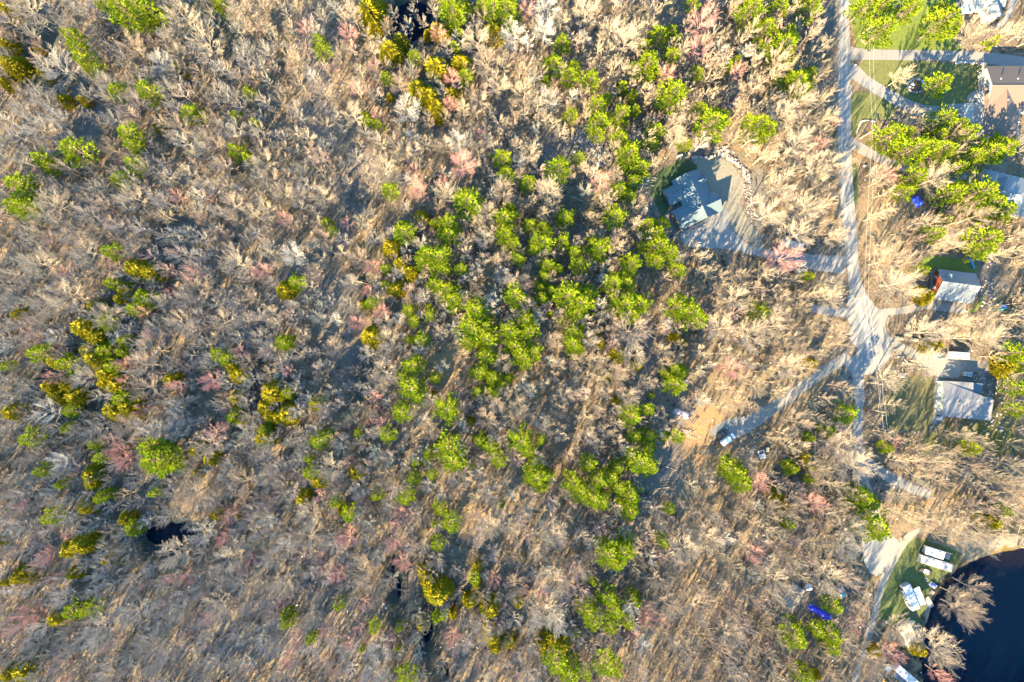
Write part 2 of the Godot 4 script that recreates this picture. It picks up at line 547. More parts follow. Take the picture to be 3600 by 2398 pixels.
# ---- what stands where, read off enlarged crops of the photograph: "x,y,radius" in crop pixels ---
# crops: origin x, origin y, enlargement
const CROPS := {"A": [0, 0, 1.96], "B": [1200, 0, 1.96], "C": [0, 800, 1.96], "D": [1200, 800, 1.96], "E": [0, 1598, 1.96], "F": [1200, 1598, 1.96], "G": [2200, 0, 1.681], "K": [2200, 800, 1.681], "L": [2200, 1500, 1.681]}
const PINES := {
	"A": "740,25,80 850,60,100 960,50,100 1045,80,80 1040,150,40 500,255,62 535,330,60 585,410,72 610,465,45 800,620,72 1020,625,78 1320,780,65 1365,810,35 1715,640,42 1630,800,36 1765,850,28 2200,290,50 2230,355,58 905,930,80 920,1000,60 515,1030,95 290,1090,72 345,1140,60 930,1130,60 835,1235,60 145,1275,85 215,1310,50 120,1415,70 200,1440,75 1610,1025,55 1700,1080,38 2240,1530,35 1540,50,48 1500,20,30",
	"B": "770,90,85 740,25,60 840,60,60 780,160,50 1050,60,95 1130,60,95 1160,150,55 970,25,60 780,330,34 820,245,32 500,390,45 850,520,55 300,520,34 155,790,38 240,840,40 1525,285,56 1470,430,72 1605,470,55 1580,510,58 1410,550,28 1720,550,60 1930,600,38 2005,660,34 2110,440,92 2095,310,42 2200,240,70 2270,220,50 2280,380,60 2320,270,40 2110,520,60 2290,640,100 2250,700,60 1770,740,68 1780,850,75 1830,680,40 1760,930,50 1580,790,48 1935,780,65 2020,760,35 1930,860,40 1920,950,60 1990,1060,95 2070,1150,62 1960,1120,45 2170,900,65 2140,990,48 1100,1080,62 1140,1190,55 1285,1245,55 1500,1145,80 1640,1080,45 335,1310,60 870,1390,95 910,1450,50 2010,1250,55 1920,1310,60 1980,1350,50 1540,1490,65 1890,1490,75 1130,1500,85 1160,1420,36 740,1545,70 640,1540,30 440,1555,35 1390,1560,50 1300,1545,50 2110,1545,50 2215,1540,50 2340,980,28",
	"C": "775,165,55 770,385,45 990,480,60 940,560,58 740,650,60 740,850,60 790,960,60 230,870,66 450,940,64 450,1270,48 830,1190,68 10,960,40 180,1460,70 870,780,48 870,860,38 2045,380,55 1950,800,58 2000,780,38 1570,910,60 1510,870,55 1600,1310,55 1980,1140,45 1820,1390,40 2190,1470,60 2260,1430,38 1030,1520,80 1090,1550,80 1190,1520,50 620,1500,40 430,1390,38 2280,20,40",
	"D": "430,30,70 745,50,75 600,190,78 680,210,90 560,240,58 700,290,52 825,285,45 1130,40,70 1170,110,60 1215,210,50 1390,100,75 1330,150,50 1410,30,50 1530,90,60 1610,170,50 1640,250,60 1420,260,60 1490,280,35 1780,140,82 1740,100,50 2190,130,80 2260,170,70 2170,230,60 2170,40,70 2070,130,42 2320,290,60 2000,250,70 1960,220,40 1880,380,70 1970,380,60 1940,330,40 1200,470,85 1370,410,40 1440,430,45 1385,490,50 1400,340,40 1560,470,90 1650,520,100 1700,460,70 1620,590,70 1520,640,40 1445,595,25 1960,530,92 2060,530,80 2000,600,62 1900,510,50 2320,550,80 300,280,40 290,390,40 190,520,56 460,570,50 490,640,45 610,610,45 595,545,22 470,775,26 550,770,50 640,390,60 720,430,70 770,500,70 760,550,40 930,570,85 900,690,95 1000,680,70 870,790,60 1010,770,80 960,620,70 1000,880,70 1160,720,75 1270,640,70 1290,720,70 1200,820,70 1250,900,75 1330,860,65 950,1000,60 1040,1040,58 1020,1120,45 1110,1080,40 940,1130,45 1060,1140,40 1150,1040,40 490,950,75 420,1020,45 480,1110,85 530,1170,60 640,1035,40 420,1275,65 730,1250,85 1600,720,65 1600,810,70 1640,840,42 1650,690,30 2140,1160,20 2300,980,52 2300,1080,70 2330,1000,60 2230,1010,40 2000,1300,75 2110,1250,50 2030,1440,50 2120,1430,50 2320,1440,50 2220,1440,35 2110,1520,60 315,1430,55 120,1420,40 740,1510,90 600,1545,40 950,1470,45 1020,1510,55 1240,1470,85 1370,1465,45 1280,1540,50",
	"E": "290,110,48 660,30,50 430,200,36 690,300,45 730,280,38 385,420,58 900,500,48 900,540,38 600,590,40 520,1060,66 640,1050,58 1100,30,115 1050,50,80 1180,40,70 1970,1110,38 1975,1160,42 2140,120,48 2320,320,38 2330,1040,38 2145,1260,34 1050,270,32 2130,20,30",
	"F": "770,40,85 600,10,40 515,50,36 580,60,20 1080,40,55 900,80,26 490,170,55 615,145,42 440,300,60 1340,80,60 1350,160,80 1300,160,45 1370,220,50 1420,150,50 1705,70,65 1780,180,70 1600,200,70 1650,260,70 1740,310,70 1800,330,60 1860,150,60 1900,90,50 1910,230,60 1990,290,80 1990,390,70 1960,340,50 2060,50,90 2130,90,60 2010,20,60 675,380,50 750,480,65 640,485,26 655,630,50 2260,375,42 1105,345,18 1840,680,90 1940,660,85 1880,740,60 1780,620,40 1960,590,60 2215,600,46 1735,870,32 920,860,38 1600,1230,40 1840,980,70 1700,1080,70 1740,1150,65 1880,1070,70 1850,1180,55 1970,1150,55 2010,980,45 2030,1010,36 1480,1440,85 1600,1450,60 1570,1520,70 1830,1450,80 1900,1490,50 1690,1520,45 230,290,42 60,400,56 225,1190,45 390,1320,32 450,1540,70 150,1330,22 400,1190,30 690,1120,42 650,1140,38",
	"G": "750,50,75 910,50,58 1100,30,70 830,160,60 940,270,92 920,330,60 950,200,60 1040,0,40 400,10,40 600,390,36 650,360,36 420,430,45 1010,480,78 1080,440,50 1040,520,60 960,470,40 520,720,85 560,690,60 440,640,42 780,740,85 840,760,60 355,850,40 1430,30,75 1520,30,60 1520,170,85 1690,50,60 1880,120,90 1860,60,50 1930,150,50 2160,250,28 1860,490,68 1570,800,85 1700,880,90 1650,790,50 1780,870,70 1880,880,70 1840,800,50 1880,700,75 1960,740,50 2020,780,60 1720,1040,60 1960,990,50 2050,920,60 2150,900,80 2200,850,60 2250,870,60 1660,1130,48 1930,1140,72 1970,1100,42 2100,1130,96 2170,1200,80 2240,1240,66 2130,1260,60 1820,1380,58 1880,1300,40 2130,1410,82 2110,1470,70",
	"K": "440,540,50 390,500,78 790,500,65 1075,285,28 1310,1100,65 1190,1200,45 1750,250,38 2290,740,60 2330,800,60 2330,950,50 2320,1080,45 1540,1295,34 2045,1300,48 640,1430,70 1080,1240,30 975,1415,42 1090,1420,26",
	"L": "650,270,72 690,340,56 980,245,45 1080,310,22 1400,420,66 1450,450,50 1370,430,40 1480,590,88 1450,620,60 955,570,32 1540,125,34 2045,125,46 2230,500,45 1232,1062,50 1000,1250,75 1130,1200,50 1220,1240,60 1220,1300,45 1030,1460,50 1080,1490,48",
}
const CEDARS := {
	"A": "30,300,40 60,440,60 20,560,40 140,420,32 260,345,20 1225,450,40 1080,880,28 30,60,50 290,505,30 560,680,28 420,680,36",
	"B": "180,60,80 235,20,50 230,180,40 390,255,50 655,190,46 590,215,30 330,330,66 1050,210,56 740,270,22 830,430,62 650,450,70 680,540,40 510,590,60 590,640,70 650,720,60 650,770,42 750,630,52 430,690,26 320,640,20 550,1490,40 1780,1175,18",
	"C": "905,275,58 960,290,50 1030,310,58 850,425,50 820,490,40 650,545,45 560,690,76 640,640,40 660,760,60 590,850,60 640,900,70 720,1010,60 790,1090,60 700,1070,50 360,920,58 290,1100,56 330,1170,55 420,1090,45 470,1170,52 760,1260,60 870,1240,70 800,1290,50 40,1280,58 100,600,38 1960,430,52 1640,1010,56 1600,960,45 1180,1050,48 1210,1140,34 1610,1180,50 1640,1330,34 1860,1150,68 1820,1240,60 1860,1300,50 1930,1160,45 1980,1290,62 1920,1310,48 1810,1440,56 1800,1470,52 2190,1220,48 1330,1540,48",
	"D": "335,140,55 400,240,45 460,300,46 370,420,46 125,525,26 190,750,60 635,1160,22 885,1345,26 1850,1020,32 1780,790,34 1910,880,48 2040,950,32 1905,1200,26 2310,750,28",
	"E": "600,150,52 620,200,48 585,370,46 840,460,42 480,660,56 560,620,66 740,730,40 400,1120,62 450,1100,50 50,860,40 520,815,38 140,840,48 1335,140,30 1430,40,48 2200,180,46 2080,310,48 150,1500,66 50,1520,48 20,580,38 1630,435,24 1460,430,34 1820,545,18",
	"F": "650,990,78 590,900,50 560,830,42 700,960,50 570,780,30 1240,730,26 940,780,32 1330,580,16 930,910,26 880,1030,44 1020,1090,62 1220,1040,36 1270,985,20 1030,1270,54 1060,1350,44 1160,1320,38 1460,1290,58 1530,1320,56 1390,1330,38 545,1210,40 770,1130,30 100,130,48 10,390,30",
	"K": "300,650,24 350,685,20 1790,400,42 1840,700,40 1110,800,26 2270,820,50",
	"L": "1085,240,26 1060,180,40 890,400,36 960,460,30 2180,570,46 1750,1330,36 1490,1340,26 1140,1480,22",
}
const BUDDING := {
	"A": "2110,215,50 1960,1500,50 1450,1380,40 1240,1360,50 2320,500,30",
	"B": "60,250,60 230,450,45 110,620,50 205,580,26 240,790,50 190,1060,26 740,720,55 830,1150,90 510,1190,50 540,1320,65 700,1260,40 1270,90,60 755,540,60 670,230,55 2235,540,70 1790,1260,60 960,940,40 380,950,30 30,1540,45",
	"C": "465,300,50 1230,160,45 1830,300,60 1340,330,60 1180,460,40 250,770,40 1010,590,50 1060,740,50 870,1070,50 340,1030,50 890,940,60 1000,900,50 970,1250,45 1480,1050,70 1250,1100,60 1680,850,50 1990,980,45 1500,1410,70 250,1385,40 820,1540,60 1260,1540,50",
	"D": "210,260,60 175,430,50 105,650,55 270,580,60 235,1160,45 250,1245,30 200,1330,35 270,1340,40",
	"E": "880,30,60 1580,390,35 1540,580,55 1730,720,45 2220,700,40 2320,820,60 220,1110,80 350,680,60 500,540,40 230,330,50 1300,840,55 1180,840,45 1410,960,26 1010,900,30 2240,1190,45 2050,1220,40 2000,1390,50 2060,1290,40 1720,1450,35 2280,1480,30 1470,1090,50 1935,1030,40 1560,440,50 40,1240,35 460,1540,40 440,830,40 2210,270,50",
	"F": "50,30,45 130,320,50 400,390,50 470,430,45 370,490,45 360,600,55 40,560,70 410,730,60 430,770,40 165,1020,45 120,1190,45 45,1295,50 170,1265,26 350,1260,45 410,1290,40 1060,860,45 1270,940,35 2090,1120,55 2000,1220,50 2200,1130,50 1380,940,50 5,800,22 760,1260,55",
	"G": "440,150,80 420,300,70 240,450,50 650,440,50 1240,730,30 1120,860,45 1530,1030,50",
	"K": "920,190,90 600,830,70 430,490,40 1560,1260,40",
	"L": "780,320,60 760,740,60 1100,440,60 950,1190,40 1570,1340,60 1850,1470,50 1340,1170,40",
}
# large leafless trees that stand out; a last letter gives the bark: w white, g grey, t tan
const BARE := {
	"A": "290,890,90g 420,480,110g 1430,330,120t 400,1430,105t 310,700,70g 1270,120,100t 2050,440,80t 1820,60,90t 940,1370,100t 1880,1240,85t 1960,1340,80t 1610,1420,90t 2220,1350,80t 1830,1110,90t 1250,880,100t 1110,440,80w 200,60,110t 1700,80,80t 930,330,90t 1010,620,60t 2230,640,80t",
	"B": "90,130,75t 320,200,52t 945,300,105t 1000,450,95t 1080,580,80t 450,750,85w 810,980,72w 720,1000,60t 1690,90,90t 1430,60,90w 1200,260,90w 1400,230,80w 1960,290,95t 80,790,80t 390,580,60t 960,690,70t 840,770,55t 1260,640,80t 1420,690,85g 1290,1080,70t 580,1000,50t 440,1060,65t 1120,1330,85t 1000,1470,70t 1430,1310,85t 300,1170,85t 2090,640,60t 1980,510,65t 1670,280,50g 620,540,52g 490,1250,50t 700,1320,68t 2300,860,70t 2300,970,70t 1860,210,80t 350,60,40g 450,150,48g 620,30,40g 545,110,36g 480,40,34g 420,230,40g",
	"C": "620,170,95t 300,260,110t 470,470,120t 350,540,95t 2240,80,75t 2040,200,80w 760,600,95t 1270,640,80t 1550,640,80t 1080,850,115t 1010,950,100t 620,1030,80t 300,1270,88w 1040,1090,95t 870,1350,88t 1450,1500,95t 1890,600,70t 1380,450,110t 1650,250,95t 2300,830,70t 1580,1080,40w 370,750,60w",
	"D": "1980,720,125t 2010,880,85t 990,80,70g 1110,340,60g 290,990,85t 330,770,80t 300,640,70t 1460,770,60t 1110,930,65t 1600,910,50t 1760,920,58t 1370,1330,60g 1510,1260,60t 2210,840,55t 2320,700,45t 1230,1220,70t 1070,1220,60t 1000,1310,70t 1700,770,60g 1970,1160,75t 120,210,75t 1540,1150,60t",
	"E": "170,470,68w 440,40,68w 1400,550,88g 1200,680,110t 1330,270,90t 1680,190,90t 1570,720,110t 1500,1020,88t 1800,900,62t 1970,890,70t 2120,560,105t 2150,420,95t 2160,1090,55t 700,1180,88g 930,1080,80g 860,680,60g 2300,630,50w 2290,90,88t 1030,1280,70g",
	"F": "310,150,75t 130,230,68g 1030,470,78t 1450,530,88t 640,730,60t 150,790,88t 1460,870,100t 1200,910,80t 1400,1060,125t 1470,1130,78w 260,1320,88g 230,1480,95g 980,1200,88t 2230,1020,88t 2300,950,68t 110,890,50t 350,870,50g",
	"G": "2060,200,100t 1620,460,56t 1660,690,60t 1820,1060,80t 2040,1290,78t 840,1270,88t 1000,600,100t 900,700,90t 1000,860,100t 1100,1000,90t 900,1100,90t 1050,1250,90t 1000,1390,90t",
	"K": "1520,200,100t 1600,330,110t 560,600,90t 720,640,90t 850,590,90t 640,430,80t 950,820,80t 1225,620,55t 1200,420,65t 2120,560,95t 2130,640,85t 1750,620,90t 1530,900,75t 1780,790,90t 1000,1150,80t 1250,1300,110t",
	"L": "2040,950,80t 1965,1080,98t 2050,1100,65t 1950,1000,60t 1620,1210,88t 1820,1270,100t 1870,1370,70t 1310,600,88t 1340,230,110t 1180,90,80t 1290,690,85g 1200,880,100t 350,720,95t 480,650,85t 880,900,90t 400,1050,95t 620,1230,85t 1960,600,82t 1880,570,80t 1450,1380,80t",
}

func read(list: Dictionary) -> Array:
	var out := []
	for key in list:
		var o: Array = CROPS[key]
		for s in (list[key] as String).split(" ", false):
			var f := s.split(",")
			out.append([o[0] + float(f[0]) / o[2], o[1] + float(f[1]) / o[2], float(f[2]) / o[2] / S, f[2].right(1)])
	return out

# ---- buildings, vehicles and yard things --------------------------------------------------------
func slab(b: MB, p: Array, th: float, out := Vector3.UP) -> void:
	var mid := Vector3.ZERO
	for q in p:
		mid += q / p.size()
	for k in range(1, p.size() - 1):
		b.tri(p[0], p[k], p[k + 1], out)
		b.tri(p[0] - out * th, p[k] - out * th, p[k + 1] - out * th, -out)
	for k in p.size():
		var e := (k + 1) % p.size()
		b.quad(p[k], p[e], p[e] - out * th, p[k] - out * th, (p[k] + p[e]) * 0.5 - mid)

func slope(t: Node3D, called: String, pts: Array, material: Material, th := 0.16) -> MeshInstance3D:
	var b := MB.new()
	slab(b, pts, th)
	return part(t, called, b.mesh(), material)

func block(t: Node3D, a: Vector3, b: Vector3, half: float, eave: float, ridge: float, roofm: Material, wallm: Material, hip_a := false, hip_b := false, over := 0.45, half2 := -1.0) -> void:
	# one roofed wing: ridge ends A and B over the ground (local to the house), walls, two slopes, hips
	half2 = half if half2 < 0.0 else half2
	var d := Vector3(b.x - a.x, 0, b.z - a.z).normalized()
	var n := Vector3(-d.z, 0, d.x)
	a.y = 0.0
	b.y = 0.0
	var ra := a + d * (half if hip_a else -over) + Vector3(0, ridge, 0)
	var rb := b - d * (half if hip_b else -over) + Vector3(0, ridge, 0)
	var hs := [half, half2]
	var ends := []
	for k in 2:
		var s: float = [1.0, -1.0][k]
		var drop: float = (ridge - eave) / hs[k] * over
		var ea: Vector3 = a - d * over + n * s * (hs[k] + over) + Vector3(0, eave - drop, 0)
		var eb: Vector3 = b + d * over + n * s * (hs[k] + over) + Vector3(0, eave - drop, 0)
		ends.append([ea, eb])
		slope(t, "roof_slope", [ra, rb, eb, ea], roofm)
	if hip_a:
		slope(t, "roof_hip", [ra, ends[0][0], ends[1][0]], roofm)
	if hip_b:
		slope(t, "roof_hip", [rb, ends[0][1], ends[1][1]], roofm)
	tubepart(t, "ridge_cap", [ra + Vector3(0, 0.02, 0), rb + Vector3(0, 0.02, 0)], [0.09, 0.09], roofm, 6)
	var wl := MB.new()
	var c := [a + n * (half - 0.05), b + n * (half - 0.05), b - n * (half2 - 0.05), a - n * (half2 - 0.05)]
	var up := Vector3(0, eave - 0.12, 0)
	var dn := Vector3(0, -0.4, 0)
	for k in 4:
		var e := (k + 1) % 4
		wl.quad(c[k] + dn, c[e] + dn, c[e] + up, c[k] + up, (c[k] + c[e]) * 0.5 - (a + b) * 0.5)
	if not hip_a:
		wl.tri(c[3] + up, c[0] + up, a + Vector3(0, ridge - 0.3, 0), -d)
	if not hip_b:
		wl.tri(c[1] + up, c[2] + up, b + Vector3(0, ridge - 0.3, 0), d)
	part(t, "wall", wl.mesh(), wallm)

func window(t: Node3D, at: Vector3, out: Vector3, wd: float, ht: float, called := "window") -> void:
	var turn := -rad_to_deg(atan2(-out.x, out.z))
	var fr := boxpart(t, called, at, Vector3(wd, ht, 0.1), mat("white_trim", 0.42, 0.43, 0.43, 0.5), 0.015)
	fr.rotation_degrees.y = -turn
	boxpart(fr, "pane" if called == "window" else "door_panel", Vector3(0, 0, 0.045), Vector3(wd - 0.2, ht - 0.2, 0.03), mat("dark_pane", 0.02, 0.03, 0.04, 0.08) if called == "window" else mat("door_paint", 0.25, 0.05, 0.04, 0.5), 0.0)

func wheel(t: Node3D, at: Vector3, r: float, wd := 0.24) -> void:
	var o := tubepart(t, "wheel", [Vector3(0, 0, -wd * 0.5), Vector3(0, 0, wd * 0.5)], [r, r], mat("tyre", 0.02, 0.02, 0.02, 0.8), 12)
	o.position = at
	tubepart(o, "rim", [Vector3(0, 0, -wd * 0.5 - 0.01), Vector3(0, 0, wd * 0.5 + 0.01)], [r * 0.6, r * 0.6], mat("rim", 0.4, 0.4, 0.42, 0.35), 10)

func car(t: Node3D, l: float, wd: float, ht: float, paint: Material, kind: String) -> void:
	# local +x is forward
	var h := l * 0.5
	var hw := wd * 0.5
	var glass := mat("car_glass", 0.015, 0.025, 0.035, 0.06)
	var b := MB.new()
	var belt := ht * 0.56
	var lower := PackedVector2Array([Vector2(-h, 0.42), Vector2(-h + 0.06, belt), Vector2(h * 0.42, belt), Vector2(h * 0.9, belt - 0.14), Vector2(h, belt - 0.34), Vector2(h, 0.42), Vector2(h * 0.85, 0.3), Vector2(-h * 0.9, 0.3)])
	b.prism(lower, hw, 0.07, belt - 0.2)
	part(t, "body", b.mesh(), paint)
	var x0 := {"pickup": -h * 0.12, "van": -h + 0.08, "suv": -h + 0.1}[kind] as float
	var x1 := {"pickup": h * 0.48, "van": h * 0.62, "suv": h * 0.45}[kind] as float
	var gl := MB.new()
	gl.prism(PackedVector2Array([Vector2(x0, belt - 0.02), Vector2(x0 + 0.14, ht - 0.07), Vector2(x1 - 0.75, ht - 0.07), Vector2(x1, belt - 0.02)]), hw - 0.08, 0.13, belt + 0.1)
	part(t, "window", gl.mesh(), glass)
	boxpart(t, "roof", Vector3((x0 + 0.1 + x1 - 0.72) * 0.5, ht - 0.04, 0), Vector3(x1 - 0.8 - x0, 0.09, wd - 0.4), paint, 0.04)
	if kind == "van":
		var pn := MB.new()
		pn.prism(PackedVector2Array([Vector2(x0, belt - 0.01), Vector2(x0 + 0.1, ht - 0.03), Vector2(x1 - 1.1, ht - 0.03), Vector2(x1 - 1.0, belt - 0.01)]), hw - 0.05, 0.11, belt + 0.1)
		part(t, "side_panel", pn.mesh(), paint)
	if kind == "pickup":
		boxpart(t, "bed_floor", Vector3((-h + x0) * 0.5, belt + 0.012, 0), Vector3(x0 + h - 0.26, 0.02, wd - 0.36), mat("bed_liner", 0.02, 0.02, 0.022, 0.8), 0.0)
		for s in [-1.0, 1.0]:
			boxpart(t, "bed_rail", Vector3((-h + x0) * 0.5, belt + 0.05, s * (hw - 0.13)), Vector3(x0 + h - 0.1, 0.1, 0.1), paint, 0.02)
		boxpart(t, "tailgate", Vector3(-h + 0.1, belt + 0.04, 0), Vector3(0.08, 0.1, wd - 0.34), paint, 0.02)
	for s in [-1.0, 1.0]:
		wheel(t, Vector3(h * 0.62, 0.36, s * (hw - 0.12)), 0.36)
		wheel(t, Vector3(-h * 0.6, 0.36, s * (hw - 0.12)), 0.36)
		boxpart(t, "headlight", Vector3(h - 0.05, belt - 0.28, s * (hw - 0.28)), Vector3(0.14, 0.16, 0.34), mat("lamp_glass", 0.7, 0.7, 0.68, 0.15), 0.03)
		boxpart(t, "tail_light", Vector3(-h + 0.02, belt - 0.2, s * (hw - 0.2)), Vector3(0.1, 0.3, 0.16), mat("red_lens", 0.35, 0.01, 0.01, 0.2), 0.02)
		boxpart(t, "mirror", Vector3(x1 - 0.35, belt + 0.12, s * (hw + 0.1)), Vector3(0.12, 0.16, 0.22), mat("black_trim", 0.02, 0.02, 0.02, 0.5), 0.03)
	boxpart(t, "bumper", Vector3(h + 0.02, 0.48, 0), Vector3(0.12, 0.2, wd - 0.2), mat("black_trim", 0.02, 0.02, 0.02, 0.5), 0.03)

func camper(t: Node3D, l: float, wd: float, ht: float, skin: Material, roof: Material, vents: int) -> void:
	boxpart(t, "body", Vector3(0, ht * 0.5 + 0.3, 0), Vector3(l, ht - 0.5, wd), skin, 0.14)
	boxpart(t, "roof", Vector3(0, ht + 0.1, 0), Vector3(l - 0.25, 0.1, wd - 0.2), roof, 0.04)
	for k in vents:
		var x := lerpf(-l * 0.38, l * 0.38, (k + 0.5) / vents)
		boxpart(t, "roof_vent", Vector3(x, ht + 0.24, [0.35, -0.3][k % 2] * wd * 0.5), Vector3(0.55, 0.18, 0.5) if k % 2 == 0 else Vector3(0.95, 0.26, 0.75), mat("vent_grey", 0.3, 0.33, 0.36, 0.5), 0.05)
	for s in [-1.0, 1.0]:
		window(t, Vector3(-l * 0.25, ht * 0.62, s * (wd * 0.5 + 0.02)), Vector3(0, 0, s), 1.1, 0.7)
		window(t, Vector3(l * 0.25, ht * 0.62, s * (wd * 0.5 + 0.02)), Vector3(0, 0, s), 0.9, 0.7)
		wheel(t, Vector3(-0.4, 0.32, s * (wd * 0.5 - 0.15)), 0.32)
		wheel(t, Vector3(0.45, 0.32, s * (wd * 0.5 - 0.15)), 0.32)
	window(t, Vector3(0.1, ht * 0.5 + 0.1, wd * 0.5 + 0.02), Vector3(0, 0, 1), 0.75, 1.8, "door")
	tubepart(t, "hitch", [Vector3(l * 0.5 - 0.1, 0.45, 0.5), Vector3(l * 0.5 + 1.0, 0.45, 0)], [0.05, 0.05], mat("black_trim", 0.02, 0.02, 0.02, 0.5), 6)
	tubepart(t, "hitch", [Vector3(l * 0.5 - 0.1, 0.45, -0.5), Vector3(l * 0.5 + 1.0, 0.45, 0)], [0.05, 0.05], mat("black_trim", 0.02, 0.02, 0.02, 0.5), 6)

func stones(t: Node3D, called: String, spots: Array, lo: float, hi: float, materials: Array, flat := 0.7) -> void:
	# each stone its own part; shapes shared between a few variants
	var shapes := []
	for k in 7:
		var b := MB.new()
		b.rock(Vector3.ZERO, Vector3(1.0, flat, rng.randf_range(0.65, 0.95)), rng)
		shapes.append(b.mesh())
	for p in spots:
		var o := part(t, called, shapes[rng.randi() % 7], materials[rng.randi() % materials.size()], p)
		var s := rng.randf_range(lo, hi) * 0.5
		o.rotation.y = rng.randf() * TAU
		o.scale = Vector3(s, s * rng.randf_range(0.8, 1.2), s)

func boards(t: Node3D, l: float, wd: float, y: float, n: int, materials: Array, called := "plank") -> void:
	# a deck or platform of separate planks along local x
	var m := []
	for k in 3:
		var b := MB.new()
		b.box(Transform3D(), Vector3(l * (1.0 - 0.01 * k), 0.05, wd / n - 0.02), 0.008)
		m.append(b.mesh())
	for k in n:
		part(t, called, m[k % 3], materials[rng.randi() % materials.size()], Vector3(0, y + (k % 3) * 0.006, (k + 0.5) * wd / n - wd * 0.5))

func heap(t: Node3D, n: int, spread: float, l: float, r: float, materials: Array, called := "log") -> void:
	for k in n:
		var ax := rng.randf_range(-0.5, 0.5) + (PI / 2 if rng.randf() < 0.3 else 0.0)
		var d := Vector3(cos(ax), rng.randf_range(-0.06, 0.06), sin(ax)) * l * 0.5 * rng.randf_range(0.7, 1.1)
		var f := rng.randf()
		var p := Vector3(rng.randf_range(-1, 1) * spread * (1.0 - f * 0.5), r + f * r * 6.0, rng.randf_range(-1, 1) * spread * 0.7 * (1.0 - f * 0.5))
		tubepart(t, called, [p - d, p + d], [r * rng.randf_range(0.8, 1.2), r], materials[rng.randi() % materials.size()], 6)

func tarp(l: float, wd: float, ht: float, folds := 0.12) -> ArrayMesh:
	# cloth thrown over something long: a ridged, creased sheet that reaches the ground
	var b := MB.new()
	var g := []
	for a in 15:
		var row := []
		for q in 13:
			var u := a / 14.0 * 2.0 - 1.0
			var s := q / 12.0 * 2.0 - 1.0
			var plan := 1.0 - 0.45 * pow(absf(u), 4.0)
			var y := ht * (1.0 - pow(absf(s), 2.2) * 0.92) * (1.0 - pow(absf(u), 6.0) * 0.9)
			y += folds * ht * sin(a * 2.3 + q * 0.7) * (1.0 - absf(s) * 0.6) + rng.randf_range(-1, 1) * folds * 0.35 * ht
			row.append(Vector3(u * l * 0.5, maxf(y, 0.04), s * wd * 0.5 * plan))
		g.append(row)
	for a in 14:
		for q in 12:
			b.quad(g[a][q], g[a + 1][q], g[a + 1][q + 1], g[a][q + 1], Vector3.UP)
	return b.mesh()

